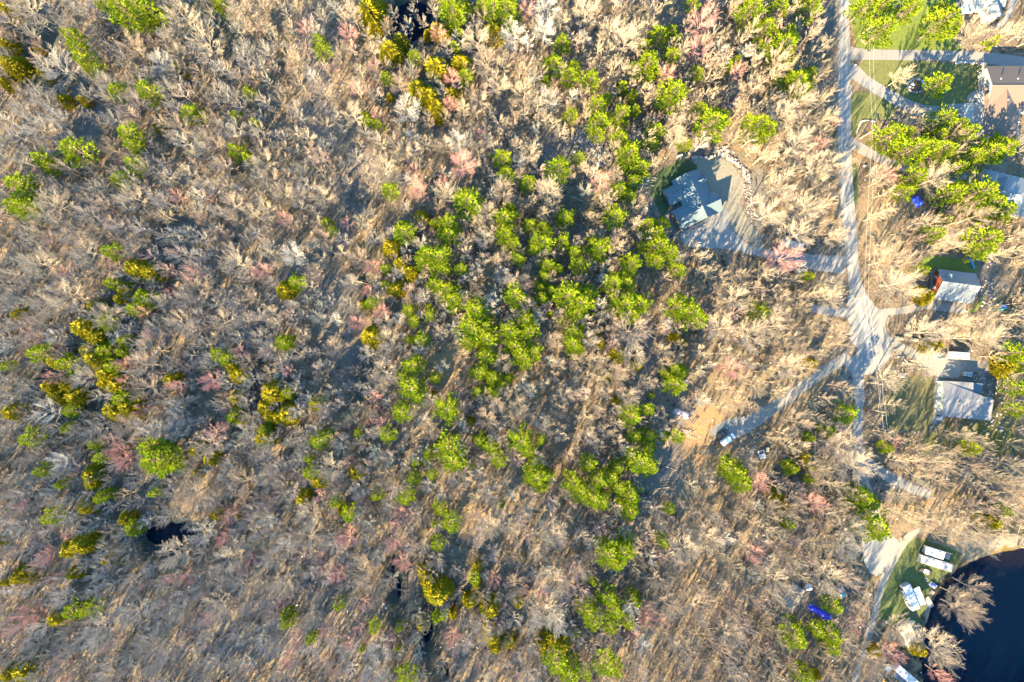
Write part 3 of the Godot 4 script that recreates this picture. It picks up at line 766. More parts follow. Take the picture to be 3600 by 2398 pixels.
func houses() -> void:
	var sh := grain(0.09, 0.72, 1.0, 3, 5)
	var shade_tinted_roof := mat("shade_tinted_shingle", 0.085, 0.125, 0.15, 0.9, sh, 0.5)  # grey roof; its dark blue-green shade is put into the colour
	var brown_roof := mat("brown_shingle", 0.135, 0.096, 0.075, 0.9, sh, 0.5)
	var pale_roof := mat("pale_shingle", 0.15, 0.18, 0.20, 0.85, sh, 0.5)
	var grey_roof := mat("grey_shingle", 0.165, 0.16, 0.168, 0.85, sh, 0.4)
	var metal := mat("metal_roof", 0.17, 0.19, 0.21, 0.5, grain(0.03, 0.85, 1.0, 3, 6), 0.3, 0.15)
	var siding := mat("pale_siding", 0.36, 0.37, 0.37, 0.8, grain(0.05, 0.88, 1.0, 3, 7), 0.4)
	var stone := mat("grey_siding", 0.2, 0.2, 0.2, 0.85, sh, 0.4)
	var red := mat("red_boards", 0.24, 0.05, 0.02, 0.75, grain(0.08, 0.75, 1.0, 3, 8), 0.6)
	var wood := mat("grey_wood", 0.15, 0.13, 0.11, 0.9, grain(0.1, 0.7, 1.0, 3, 9), 0.8)
	# cross gabled dark house
	var k := 3.92
	var a := func(x: float, y: float, h: float) -> Vector3: return w(2250.0 + x / k, 500.0 + y / k, h)
	var o := w(2442.0, 682.0)
	var t := thing("house", "house with shade-darkened cross-gabled shingle roof in the clearing beside the gravel drive", "house", o)
	block(t, a.call(668, 428, 6.4) - o, a.call(926, 1018, 6.4) - o, 5.0, 3.0, 6.4, shade_tinted_roof, stone)
	block(t, a.call(395, 748, 5.0) - o, a.call(760, 560, 5.0) - o, 2.75, 2.9, 5.0, shade_tinted_roof, stone)
	block(t, a.call(545, 1058, 5.75) - o, a.call(880, 885, 5.75) - o, 3.5, 2.9, 5.75, shade_tinted_roof, stone)
	block(t, a.call(1100, 790, 5.6) - o, a.call(850, 905, 5.6) - o, 3.5, 2.9, 5.6, shade_tinted_roof, stone)
	block(t, a.call(900, 492, 4.9) - o, a.call(790, 540, 4.9) - o, 1.0, 4.1, 4.9, shade_tinted_roof, stone, false, false, 0.2)
	for p in [[668, 467, 6.1], [689, 512, 6.1], [711, 553, 6.1], [733, 597, 6.1], [754, 641, 6.1], [774, 684, 6.1], [833, 868, 6.1], [888, 970, 6.1], [450, 700, 4.75], [520, 665, 4.75], [585, 633, 4.75], [600, 1020, 5.5], [660, 990, 5.5], [725, 955, 5.5], [785, 925, 5.5], [930, 855, 5.4], [985, 825, 5.4], [1040, 800, 5.4]]:
		boxpart(t, "roof_vent", a.call(p[0], p[1], p[2]) - o, Vector3(0.32, 0.3, 0.32), mat("black_trim", 0.02, 0.02, 0.02, 0.5), 0.03, 25)
	var vw := Vector3(-0.42, 0, -0.91)
	for p in [[360, 720], [405, 815], [500, 1000], [540, 1090]]:
		window(t, a.call(p[0] + 10, p[1], 1.7) - o + Vector3(-0.05, 0, 0), Vector3(-0.91, 0, 0.42), 1.2, 1.3)
	var g := a.call(700, 1150, 1.3) - o as Vector3
	window(t, g, Vector3(0.42, 0, 0.91), 2.6, 2.3, "garage_door")
	window(t, a.call(990, 1000, 1.5) - o, Vector3(0.42, 0, 0.91), 1.0, 2.1, "door")
	boxpart(t, "porch_floor", a.call(550, 860, 0.25) - o, Vector3(2.6, 0.4, 3.0), wood, 0.03, -25)

	# brown roofed house at the right edge
	o = w(3540, 360)
	t = thing("house", "large house with brown hipped roof at the right edge beside the oval lawn", "house", o)
	block(t, w(3495, 299, 8.4) - o, w(3690, 299, 8.4) - o, 7.6, 5.4, 8.4, brown_roof, siding)
	block(t, w(3541, 300, 8.0) - o, w(3540, 463, 8.0) - o, 5.6, 5.4, 8.0, brown_roof, siding, false, true)
	var dk := w(3463, 285, 2.6) - o
	boxpart(t, "deck", dk, Vector3(2.4, 0.2, 13.0), wood, 0.02)
	for q in 8:
		boxpart(t, "deck_post", dk + Vector3(-1.1, -0.75, -6.2 + q * 1.75), Vector3(0.14, 3.6, 0.14), mat("white_trim", 0.42, 0.43, 0.43, 0.5), 0.01)
	for q in 2:
		boxpart(t, "deck_rail", dk + Vector3(-1.1, 0.55 + q * 0.5, 0), Vector3(0.08, 0.08, 12.8), mat("white_trim", 0.42, 0.43, 0.43, 0.5), 0.01)
	for q in 3:
		window(t, w(3478, 258 + q * 30, 3.8) - o, Vector3(-1, 0, 0), 1.5, 1.5)
	for q in 2:
		window(t, w(3460, 415 + q * 28, 1.5) - o, Vector3(-1, 0, 0), 2.4, 2.3, "garage_door")
	for q in [[3520, 276], [3580, 276], [3545, 350]]:
		boxpart(t, "roof_vent", w(q[0], q[1], 8.0) - o, Vector3(0.4, 0.4, 0.4), mat("vent_grey", 0.3, 0.33, 0.36, 0.5), 0.04)
	# pale house at the top right
	o = w(3450, 0)
	t = thing("house", "white house with pale grey gables cut by the top right edge", "house", o)
	block(t, w(3425, -28, 7.0) - o, w(3545, -40, 7.0) - o, 4.6, 4.4, 7.0, pale_roof, siding)
	block(t, w(3497, -30, 6.4) - o, w(3518, 48, 6.4) - o, 2.5, 4.2, 6.4, pale_roof, siding)
	boxpart(t, "porch_roof", w(3402, 15, 3.4) - o, Vector3(3.0, 0.25, 6.4), mat("white_roof", 0.72, 0.73, 0.75, 0.6), 0.05)
	boxpart(t, "porch_floor", w(3402, 15, 0.3) - o, Vector3(3.0, 0.3, 6.4), wood, 0.02)
	for q in 4:
		boxpart(t, "porch_post", w(3394, -12 + q * 17, 1.7) - o, Vector3(0.16, 3.2, 0.16), mat("white_trim", 0.42, 0.43, 0.43, 0.5), 0.01)
	for q in 2:
		window(t, w(3462 + q * 10, 36, 2.2) - o, Vector3(-0.2, 0, 1), 0.9, 1.4)
		window(t, w(3500 + q * 14, 62 - q * 3, 2.0) - o, Vector3(0.25, 0, 1), 1.0, 1.3)
	# pale blue hipped house
	o = w(3560, 660)
	t = thing("house", "pale blue-grey hipped house at the right edge behind tall pines", "house", o)
	block(t, w(3462, 655, 5.4) - o, w(3650, 700, 5.4) - o, 6.6, 3.2, 5.4, pale_roof, siding, true, true)
	block(t, w(3500, 668, 5.7) - o, w(3560, 650, 5.7) - o, 3.2, 4.2, 5.7, mat("shaded_hip_shingle", 0.10, 0.12, 0.15, 0.9, sh, 0.5), siding, true, true)  # small hip roof darker: its shade is put into the colour
	for q in 3:
		window(t, w(3478 + q * 22, 598 + q * 6, 1.8) - o, Vector3(0.25, 0, -1), 1.2, 1.2)
	# house with the blue-grey metal roof and red gable
	o = w(3370, 1000)
	t = thing("house", "house with blue-grey metal roof and red board gable above the side lane", "house", o)
	var ra := w(3315.5, 989, 7.0) - o
	var rb := w(3451, 1007, 7.0) - o
	var d := Vector3(rb.x - ra.x, 0, rb.z - ra.z).normalized()
	var n := Vector3(-d.z, 0, d.x)
	var rows := [[-4.9, 3.2], [-2.5, 4.6], [0.0, 7.0], [3.1, 4.7], [6.1, 3.2]]
	for q in 4:
		var i0: Array = rows[q]
		var i1: Array = rows[q + 1]
		var p0: Vector3 = ra + n * i0[0]
		var p1: Vector3 = rb + n * i0[0]
		var p2: Vector3 = rb + n * i1[0]
		var p3: Vector3 = ra + n * i1[0]
		p0.y = i0[1]; p1.y = i0[1]; p2.y = i1[1]; p3.y = i1[1]
		slope(t, "roof_slope", [p0, p1, p2, p3], metal, 0.14)
	tubepart(t, "ridge_cap", [ra + Vector3(0, 0.03, 0), rb + Vector3(0, 0.03, 0)], [0.1, 0.1], metal, 6)
	for e in 2:
		var wl := MB.new()
		var base: Vector3 = (ra + d * 0.5) if e == 0 else (rb - d * 0.5)
		base.y = 0.0
		var outl := [base + n * -4.4, base + n * 5.6, base + n * 5.6 + Vector3(0, 3.3, 0), base + n * 3.1 + Vector3(0, 4.5, 0), base + Vector3(0, 6.8, 0), base + n * -2.5 + Vector3(0, 4.4, 0), base + n * -4.4 + Vector3(0, 3.3, 0)]
		for q in range(1, 6):
			wl.tri(outl[0], outl[q], outl[q + 1], d * (-1.0 if e == 0 else 1.0))
		part(t, "gable_wall", wl.mesh(), red)
		for q in 9:
			boxpart(t, "board", base + n * (-4.0 + q * 1.1) + d * (-0.04 if e == 0 else 0.04) + Vector3(0, 1.6, 0), Vector3(0.06, 3.2, 0.5), red, 0.01, rad_to_deg(atan2(d.z, d.x)))
		for q in 2:
			window(t, base + n * (-2.0 + q * 3.8) + d * (-0.1 if e == 0 else 0.1) + Vector3(0, 1.8, 0), d * (-1.0 if e == 0 else 1.0), 1.2, 1.3)
	for s in [-4.4, 5.6]:
		var sw := MB.new()
		sw.quad(ra * Vector3(1, 0, 1) + d * 0.5 + n * s, rb * Vector3(1, 0, 1) - d * 0.5 + n * s, rb * Vector3(1, 0, 1) - d * 0.5 + n * s + Vector3(0, 3.2, 0), ra * Vector3(1, 0, 1) + d * 0.5 + n * s + Vector3(0, 3.2, 0), n * signf(s))
		part(t, "side_wall", sw.mesh(), red)
	for s in [[1.05, -3.0], [1.05, 3.4]]:
		var c := ra + d * 3.4
		var e = c + n * s[1]
		c.y = 0.0
		e.y = 0.0
		block(t, e, c, 1.15, 5.0, 6.25, metal, red, false, false, 0.15)
	boxpart(t, "deck", w(3282, 985, 0.5) - o, Vector3(2.4, 0.3, 7.4), wood, 0.02, 5)
	boxpart(t, "deck_rail", w(3271, 985, 1.4) - o, Vector3(0.1, 0.1, 7.4), wood, 0.01, 5)
	# house with the plain grey roof
	k = 2.358
	var c2 := func(x: float, y: float, h: float) -> Vector3: return w(3050.0 + x / k, 1180.0 + y / k, h)
	o = w(3390, 1410)
	t = thing("house", "long house with plain grey low roof and four white west windows", "house", o)
	var hs := [4.4, 4.7, 4.7, 4.2, 4.2, 4.4]
	var cs := [[630, 375], [880, 390], [878, 497], [1035, 510], [1025, 705], [615, 670]]
	var lo := []
	var hi := []
	for q in 6:
		lo.append((c2.call(cs[q][0], cs[q][1], 4.35) as Vector3) - o)
	var mid := (lo[0] + lo[4]) * 0.5 as Vector3
	# two shallow slopes that meet over the middle
	var r0 := ((lo[0] as Vector3).lerp(lo[5], 0.5)) + Vector3(0, 0.75, 0)
	var r1 := ((lo[3] as Vector3).lerp(lo[4], 0.12)) + Vector3(0, 0.75, 0)
	slope(t, "roof_slope", [lo[0], lo[1], lo[2], r1, r0], grey_roof, 0.22)
	slope(t, "roof_slope", [r0, r1, lo[4], lo[5]], grey_roof, 0.22)
	slope(t, "roof_slope", [lo[2], lo[3], r1], grey_roof, 0.22)
	var fw := MB.new()
	var ins := []
	for q in 6:
		ins.append(((lo[q] as Vector3) - mid) * Vector3(0.965, 0, 0.965) + mid * Vector3(1, 0, 1))
	for q in 6:
		var e := (q + 1) % 6
		fw.quad(ins[q], ins[e], ins[e] + Vector3(0, 4.25, 0), ins[q] + Vector3(0, 4.25, 0), (ins[q] + ins[e]) * 0.5 - mid)
	part(t, "wall", fw.mesh(), mat("teal_siding", 0.26, 0.31, 0.31, 0.8))
	slope(t, "lower_roof", [c2.call(882, 393, 3.0) - o, c2.call(955, 396, 3.0) - o, c2.call(951, 500, 3.0) - o, c2.call(880, 497, 3.0) - o], mat("shade_tinted_shingle", 0.085, 0.125, 0.15, 0.9, sh, 0.5), 0.2)
	for q in [[890, 400], [948, 402], [945, 492]]:
		boxpart(t, "roof_post", c2.call(q[0], q[1], 1.45) - o, Vector3(0.16, 2.8, 0.16), wood, 0.01)
	for q in 4:
		window(t, (ins[0] as Vector3).lerp(ins[5], 0.2 + 0.2 * q) + Vector3(-0.04, 2.2, 0), Vector3(-1, 0, -0.05), 1.3, 1.4)
	boxpart(t, "porch", c2.call(598, 686, 0.5) - o, Vector3(1.8, 1.0, 1.3), mat("white_trim", 0.42, 0.43, 0.43, 0.5), 0.03)
	boxpart(t, "chimney", c2.call(760, 560, 5.4) - o, Vector3(0.5, 0.8, 0.5), stone, 0.03)

func yard() -> void:
	var white := mat("white_skin", 0.40, 0.41, 0.42, 0.45, grain(0.02, 0.86, 1.0, 4, 11), 0.3)
	var cream := mat("weathered_white", 0.30, 0.295, 0.28, 0.6, grain(0.03, 0.75, 1.0, 4, 12), 0.3)
	var greyroof := mat("grey_rubber", 0.38, 0.41, 0.44, 0.6, grain(0.03, 0.8, 1.0, 4, 13), 0.3)
	var rocks := [mat("pale_stone", 0.27, 0.24, 0.22, 0.9), mat("tan_stone", 0.23, 0.19, 0.16, 0.9), mat("grey_stone", 0.18, 0.175, 0.18, 0.9), mat("pink_stone", 0.26, 0.20, 0.18, 0.9)]
	var whites := [mat("white_stone", 0.42, 0.41, 0.39, 0.9), mat("pale_stone", 0.27, 0.24, 0.22, 0.9)]
	var timber := [mat("pale_log", 0.42, 0.33, 0.22, 0.9), mat("grey_log", 0.30, 0.26, 0.21, 0.9), mat("brown_log", 0.20, 0.14, 0.09, 0.9)]
	var planks := [mat("grey_plank", 0.26, 0.23, 0.21, 0.9), mat("brown_plank", 0.24, 0.18, 0.13, 0.9), mat("pale_plank", 0.32, 0.28, 0.24, 0.9)]
	# vehicles
	var t := thing("pickup_truck", "black pickup truck parked beside the white van at the lane end", "pickup truck", w(2538, 1524) + Vector3(0, 0.03, 0), -36.5)
	car(t, 5.1, 1.95, 1.75, mat("black_paint", 0.012, 0.014, 0.018, 0.2), "pickup")
	t = thing("van", "white van parked beside the black pickup at the lane end", "van", w(2556, 1544) + Vector3(0, 0.03, 0), -34.5)
	car(t, 5.6, 2.05, 2.25, mat("white_paint", 0.78, 0.79, 0.8, 0.25), "van")
	t = thing("pickup_truck", "small blue pickup facing the turnaround, hitched ahead of the white box trailer", "pickup truck", w(3299, 1251) + Vector3(0, 0.03, 0), 182)
	car(t, 4.4, 1.85, 1.7, mat("blue_paint", 0.03, 0.13, 0.24, 0.25), "pickup")
	t = thing("box_trailer", "white box trailer behind the blue pickup", "trailer", w(3360, 1249), 184)
	camper(t, 6.6, 2.5, 2.9, white, greyroof, 2)
	t = thing("travel_trailer", "weathered grey-white trailer half under trees below the dark house's yard", "trailer", w(2777, 862), 13)
	camper(t, 8.4, 2.5, 2.8, cream, mat("weathered_roof", 0.24, 0.26, 0.26, 0.7, grain(0.02, 0.6, 1.0, 4, 14), 0.25), 4)
	t = thing("travel_trailer", "white trailer with dirty roof, longer one of the lakeside pair", "trailer", w(3278, 1973), 17.5)
	camper(t, 12.0, 2.9, 3.0, white, cream, 5)
	t = thing("travel_trailer", "white trailer with clean roof, shorter one of the lakeside pair", "trailer", w(3272, 1936), 17.5)
	camper(t, 7.0, 2.9, 2.9, white, white, 2)
	t = thing("travel_trailer", "large white camper with bay front on the lawn by the lake", "trailer", w(3188, 2090), 68)
	camper(t, 9.6, 2.9, 3.1, white, white, 4)
	boxpart(t, "slide_out", Vector3(-1.4, 1.7, 1.7), Vector3(3.6, 2.0, 0.7), mat("blue_grey_panel", 0.10, 0.15, 0.19, 0.5), 0.05)
	boxpart(t, "slide_out", Vector3(2.2, 1.7, 1.65), Vector3(2.4, 2.0, 0.6), white, 0.05)
	t = thing("awning", "white three-panel awning roof beside the bay fronted camper", "awning", w(3217, 2087), 68)
	for q in 4:
		boxpart(t, "roof_panel", Vector3(-2.55 + q * 1.72, 2.75 - 0.012 * (q % 2), 0), Vector3(1.68, 0.08, 2.6), white, 0.02)
	for q in 4:
		boxpart(t, "post", Vector3([-3.2, 3.2][q % 2], 1.35, [-1.15, 1.15][q / 2]), Vector3(0.1, 2.7, 0.1), greyroof, 0.01)
	t = thing("mobile_home", "pale long trailer roof under bare trees south of the lakeside lawn", "trailer", w(3186, 2231), 66)
	camper(t, 10.5, 4.2, 2.9, cream, mat("pale_roofing", 0.27, 0.26, 0.245, 0.8, grain(0.02, 0.65, 1.0, 4, 15), 0.25), 1)
	t = thing("mobile_home", "white trailer with dark skylights cut by the bottom edge", "trailer", w(3182, 2372), 41)
	camper(t, 12.5, 2.7, 2.9, white, white, 5)
	boxpart(t, "side_roof", Vector3(0.5, 2.3, 2.3), Vector3(11.0, 0.15, 1.8), mat("dark_blue_roof", 0.03, 0.05, 0.09, 0.6), 0.03)
	t = thing("shed", "small white square shed at the end of the bottom edge trailer", "shed", w(3112, 2340), 41)
	boxpart(t, "wall", Vector3(0, 1.1, 0), Vector3(1.9, 2.2, 1.7), white, 0.03)
	boxpart(t, "roof", Vector3(0, 2.27, 0), Vector3(2.1, 0.14, 1.9), white, 0.03)
	t = thing("slide", "yellow curved plastic slide near the bottom edge trailer", "slide", w(3111, 2388), 60)
	var bow := []
	for q in 7:
		bow.append(Vector3(cos(q * 0.45) * 0.9, 0.25 + 0.12 * q, sin(q * 0.45) * 0.9))
	tubepart(t, "chute", bow, [0.16, 0.2, 0.22, 0.22, 0.22, 0.2, 0.14], mat("yellow_plastic", 0.65, 0.42, 0.01, 0.4), 7)
	tubepart(t, "ladder", [Vector3(-0.8, 0, 0.35), Vector3(-0.75, 1.1, 0.35)], [0.06, 0.06], mat("yellow_plastic", 0.65, 0.42, 0.01, 0.4), 6)
	# boats and lake things
	t = thing("covered_boat", "boat wrapped in a bright blue tarp on the ground in the woods", "boat", w(2880, 2152), 31)
	part(t, "tarp", tarp(9.6, 2.5, 1.9), mat("blue_tarp", 0.008, 0.025, 0.52, 0.4))
	boxpart(t, "hull", Vector3(0, 0.35, 0), Vector3(9.2, 0.6, 1.7), white, 0.15)
	boxpart(t, "outboard_motor", Vector3(4.95, 0.7, 0), Vector3(0.5, 0.9, 0.5), white, 0.1)
	t = thing("tent", "bright blue tarp tent among pines right of the road", "tent", w(3224, 708), 55)
	part(t, "cover", tarp(4.4, 3.0, 2.1, 0.1), mat("blue_cloth", 0.015, 0.06, 0.55, 0.4))
	tubepart(t, "pole", [Vector3(-2.0, 0, 0), Vector3(-2.0, 2.0, 0)], [0.04, 0.04], greyroof, 6)
	t = thing("rowing_boat", "brown open boat with a white sheet across it on the lakeside lawn", "boat", w(3251, 2007), 22)
	boxpart(t, "hull", Vector3(0, 0.3, 0), Vector3(4.6, 0.6, 1.2), mat("brown_hull", 0.09, 0.05, 0.045, 0.5), 0.25)
	boxpart(t, "sheet", Vector3(0.3, 0.66, 0), Vector3(1.9, 0.12, 1.5), white, 0.05)
	t = thing("covered_boat", "small boat with blue cover beside the lake shore", "boat", w(3279, 2057), 35)
	boxpart(t, "hull", Vector3(0, 0.3, 0), Vector3(3.0, 0.5, 1.6), white, 0.2)
	part(t, "cover", tarp(2.3, 1.3, 0.9, 0.08), mat("blue_cloth", 0.015, 0.06, 0.55, 0.4), Vector3(-0.2, 0.2, 0))
	t = thing("pedal_boat", "turquoise two-seat pedal boat on the grass near the lake", "boat", w(3200, 2187), 0)
	for s in [-0.45, 0.45]:
		boxpart(t, "float", Vector3(0, 0.3, s), Vector3(2.1, 0.5, 0.55), mat("turquoise_plastic", 0.02, 0.45, 0.5, 0.35), 0.2)
	boxpart(t, "seat", Vector3(0, 0.45, 0), Vector3(0.9, 0.3, 0.5), mat("black_trim", 0.02, 0.02, 0.02, 0.5), 0.06)
	t = thing("boat_lift", "turquoise open frame boat lift standing beside the pedal boat", "boat lift", w(3218, 2203), 103)
	var tq := mat("turquoise_metal", 0.10, 0.34, 0.34, 0.4)
	for s in [-0.7, 0.0, 0.7]:
		boxpart(t, "rail", Vector3(0, 0.8, s), Vector3(3.4, 0.12, 0.12), tq, 0.02)
	for s in [-1.65, -0.6, 0.6, 1.65]:
		boxpart(t, "crossbar", Vector3(s, 0.93, 0), Vector3(0.12, 0.12, 1.5), tq, 0.02)
	for q in 4:
		boxpart(t, "leg", Vector3([-1.6, 1.6][q % 2], 0.4, [-0.7, 0.7][q / 2]), Vector3(0.12, 0.8, 0.12), tq, 0.02)
	t = thing("canoe", "blue canoe lying on bare ground behind the metal roofed house", "canoe", w(3416, 927), 67)
	for s in [0.0]:
		var b := MB.new()
		b.tube(PackedVector3Array([Vector3(-2.4, 0.4, 0), Vector3(-1.6, 0.3, 0), Vector3(0, 0.28, 0), Vector3(1.6, 0.3, 0), Vector3(2.4, 0.4, 0)]), PackedFloat32Array([0.04, 0.34, 0.46, 0.34, 0.04]), 10)
		part(t, "hull", b.mesh(), mat("blue_hull", 0.03, 0.22, 0.5, 0.4))
	boxpart(t, "keel", Vector3(0, 0.74, 0), Vector3(3.6, 0.05, 0.06), white, 0.01)
	for s in [[3531, 1076, 20, 0.02, 0.1, 0.6, "blue"], [3527, 1086, -15, 0.02, 0.5, 0.5, "turquoise"]]:
		t = thing("kayak", "short %s kayak on the shaded ground right of the metal roofed house" % s[6], "kayak", w(s[0], s[1]), s[2])
		var b := MB.new()
		b.tube(PackedVector3Array([Vector3(-1.3, 0.3, 0), Vector3(-0.7, 0.25, 0), Vector3(0.7, 0.25, 0), Vector3(1.3, 0.3, 0)]), PackedFloat32Array([0.05, 0.34, 0.34, 0.05]), 9)
		part(t, "hull", b.mesh(), mat("kayak_" + s[6], s[3], s[4], s[5], 0.35))
		boxpart(t, "cockpit", Vector3(0, 0.58, 0), Vector3(0.8, 0.04, 0.35), mat("black_trim", 0.02, 0.02, 0.02, 0.5), 0.01)
	# docks, decks and platforms
	t = thing("dock", "brown plank dock at the lake edge below the small covered boat", "dock", w(3262, 2118), 60)
	boards(t, 4.2, 2.6, 0.32, 10, planks)
	for q in 4:
		boxpart(t, "post", Vector3([-1.9, 1.9][q % 2], -0.2, [-1.1, 1.1][q / 2]), Vector3(0.16, 1.3, 0.16), timber[2], 0.01)
	t = thing("dock", "grey plank dock in the water beside the boat lift", "dock", w(3234, 2255), 85)
	boards(t, 6.5, 2.0, 0.3, 8, planks)
	for q in 6:
		boxpart(t, "post", Vector3(-2.9 + (q % 3) * 2.9, -0.6, [-0.9, 0.9][q / 3]), Vector3(0.16, 2.0, 0.16), timber[2], 0.01)
	t = thing("deck", "wooden deck beside the shorter lakeside trailer", "deck", w(3323, 1951), 17.5)
	boards(t, 3.0, 2.4, 0.7, 8, planks)
	boxpart(t, "railing", Vector3(0, 1.5, -1.2), Vector3(3.0, 0.1, 0.08), planks[0], 0.01)
	t = thing("plank_platform", "weathered grey plank platform on the ground left of the blue covered boat", "platform", w(2786, 2102), -58)
	boards(t, 9.6, 5.6, 0.15, 22, planks)
	t = thing("shed", "small shed with blue-white roof above the blue covered boat", "shed", w(2834, 2059), -8)
	boxpart(t, "wall", Vector3(0, 1.0, 0), Vector3(2.0, 2.0, 1.7), planks[1], 0.02)
	for s in [-1.0, 1.0]:
		var sl := slope(t, "roof_slope", [Vector3(-1.2, 2.7, 0), Vector3(1.2, 2.7, 0), Vector3(1.2, 2.05, s * 1.1), Vector3(-1.2, 2.05, s * 1.1)], white, 0.06)
	t = thing("shed", "flat brown shed roof with a turquoise patch right of the lakeside lane woods", "shed", w(2950, 2075), 64)
	boxpart(t, "wall", Vector3(0, 1.0, 0), Vector3(4.2, 2.0, 2.4), planks[1], 0.02)
	boxpart(t, "roof", Vector3(0, 2.1, 0), Vector3(4.6, 0.16, 2.8), mat("brown_roofing", 0.24, 0.18, 0.14, 0.9), 0.03)
	boxpart(t, "hatch", Vector3(1.0, 2.24, 0.2), Vector3(1.1, 0.12, 1.0), mat("turquoise_plastic", 0.02, 0.45, 0.5, 0.35), 0.02)
	t = thing("utility_trailer", "small white topped trailer by the brush below the parked van", "trailer", w(2677, 1597), -18)
	boxpart(t, "bed", Vector3(0, 0.65, 0), Vector3(2.3, 0.3, 3.0), white, 0.05)
	boxpart(t, "frame", Vector3(-0.1, 0.86, -0.7), Vector3(1.7, 0.12, 1.0), mat("black_trim", 0.02, 0.02, 0.02, 0.5), 0.02)
	for s in [-1.2, 1.2]:
		boxpart(t, "wheel", Vector3(s, 0.3, 0), Vector3(0.2, 0.6, 0.6), mat("tyre", 0.02, 0.02, 0.02, 0.8), 0.1)
	boxpart(t, "rail", Vector3(0, 0.9, -1.4), Vector3(2.2, 0.1, 0.1), white, 0.02)
	t = thing("board", "pale tan board leaning beside the small white trailer", "board", w(2697, 1580) + Vector3(0, 0.6, 0), -8)
	boxpart(t, "panel", Vector3.ZERO, Vector3(1.1, 0.06, 1.9), timber[0], 0.01, 0, Vector3(20, 0, 15))
	boxpart(t, "prop", Vector3(0.2, -0.35, 0), Vector3(0.08, 0.7, 0.08), timber[1], 0.01)
	t = thing("log_trailer", "two thick logs lying side by side at the lane end clearing", "log", w(2442, 1481), -55)
	for s in [-0.35, 0.35]:
		tubepart(t, "log", [Vector3(-1.5, 0.32, s), Vector3(1.5, 0.32, s)], [0.3, 0.27], timber[2], 10)
		tubepart(t, "cut_end", [Vector3(-1.53, 0.32, s), Vector3(-1.5, 0.32, s)], [0.27, 0.28], timber[0], 10)
	t = thing("propane_tank", "white capsule shaped propane tank above the dark house's green lawn", "tank", w(2387, 549), -20)
	tubepart(t, "shell", [Vector3(-1.25, 0.75, 0), Vector3(-1.1, 0.75, 0), Vector3(-0.85, 0.75, 0), Vector3(0.85, 0.75, 0), Vector3(1.1, 0.75, 0), Vector3(1.25, 0.75, 0)], [0.1, 0.38, 0.48, 0.48, 0.38, 0.1], white, 14)
	boxpart(t, "dome_cap", Vector3(0, 1.26, 0), Vector3(0.4, 0.14, 0.4), greyroof, 0.05)
	for s in [-0.8, 0.8]:
		boxpart(t, "cradle", Vector3(s, 0.14, 0), Vector3(0.2, 0.3, 0.8), rocks[2], 0.02)
	for q in [[3389, 1314, "slatted wooden pallet box", 0.5], [3406, 1316, "white square tub", 0.8]]:
		t = thing("crate", "%s standing above the grey roofed house" % q[2], "crate", w(q[0], q[1]), 6)
		boxpart(t, "case", Vector3(0, 0.45, 0), Vector3(1.5, 0.9, 1.6), white if q[3] > 0.6 else timber[0], 0.05)
		boxpart(t, "lid", Vector3(0, 0.93, 0), Vector3(1.1, 0.08, 1.0), mat("blue_grey_panel", 0.10, 0.15, 0.19, 0.5) if q[3] > 0.6 else planks[2], 0.02)
	t = thing("picnic_table", "grey slatted table on the grass between the boats and dock", "table", w(3274, 2080), 30)
	boards(t, 1.7, 0.9, 0.75, 4, planks, "slat")
	for s in [-0.75, 0.75]:
		boxpart(t, "bench", Vector3(0, 0.45, s), Vector3(1.7, 0.06, 0.3), planks[2], 0.01)
		boxpart(t, "leg", Vector3(s * 0.8, 0.37, 0), Vector3(0.08, 0.72, 1.5), planks[0], 0.01)
	for q in [[3256, 2037, "lawn between the two camper groups"], [3218, 2165, "grass above the turquoise pedal boat"]]:
		t = thing("fire_pit", "dark round fire pit in the %s" % q[2], "fire pit", w(q[0], q[1]) + Vector3(0, 0.03, 0))
		var ring := []
		for e in 9:
			ring.append(Vector3(cos(e * TAU / 9) * 0.6, 0.1, sin(e * TAU / 9) * 0.6))
		stones(t, "stone", ring, 0.35, 0.5, [rocks[2]])
		tubepart(t, "ash", [Vector3(0, 0.0, 0), Vector3(0, 0.06, 0)], [0.55, 0.5], mat("ash", 0.03, 0.03, 0.03, 1.0), 12)
	# stone work
	t = thing("boulder_bank", "bank of pale boulders curving round the dark house's dry yard", "stone wall", w(2600, 640))
	var o := t.position
	var spots := []
	var path := PackedVector2Array([Vector2(2432, 557), Vector2(2455, 552), Vector2(2482, 554), Vector2(2510, 551), Vector2(2532, 546), Vector2(2548, 552), Vector2(2562, 564), Vector2(2582, 578), Vector2(2600, 594), Vector2(2612, 612), Vector2(2622, 632), Vector2(2628, 650)])
	for q in path.size() - 1:
		var m := 3 if q < 5 else 6
		for e in m * 2:
			var p := path[q].lerp(path[q + 1], (e + rng.randf()) / (m * 2.0))
			var off := Vector2(rng.randf_range(-3, 3), rng.randf_range(-3, 3)) if q < 3 else Vector2(rng.randf_range(-2, 16), rng.randf_range(-14, 3))
			spots.append(w(p.x + off.x, p.y + off.y) - o + Vector3(0, 0.12, 0))
	for e in 22:
		spots.append(w(2535 + rng.randf_range(-12, 26), 530 + rng.randf_range(-14, 14)) - o + Vector3(0, 0.1, 0))
	stones(t, "boulder", spots, 0.7, 1.7, rocks)
	t = thing("stone_spill", "smaller grey rubble trailing down the right side of the dark house's yard", "stones", w(2640, 740))
	o = t.position
	spots = []
	for e in 110:
		var f := rng.randf()
		var p := Vector2(2624, 640).lerp(Vector2(2645, 770), f / 0.6) if f < 0.6 else Vector2(2645, 770).lerp(Vector2(2690, 840), (f - 0.6) / 0.4)
		spots.append(w(p.x + rng.randf_range(-12, 14), p.y + rng.randf_range(-8, 8)) - o + Vector3(0, 0.06, 0))
	stones(t, "stone", spots, 0.35, 0.8, rocks)
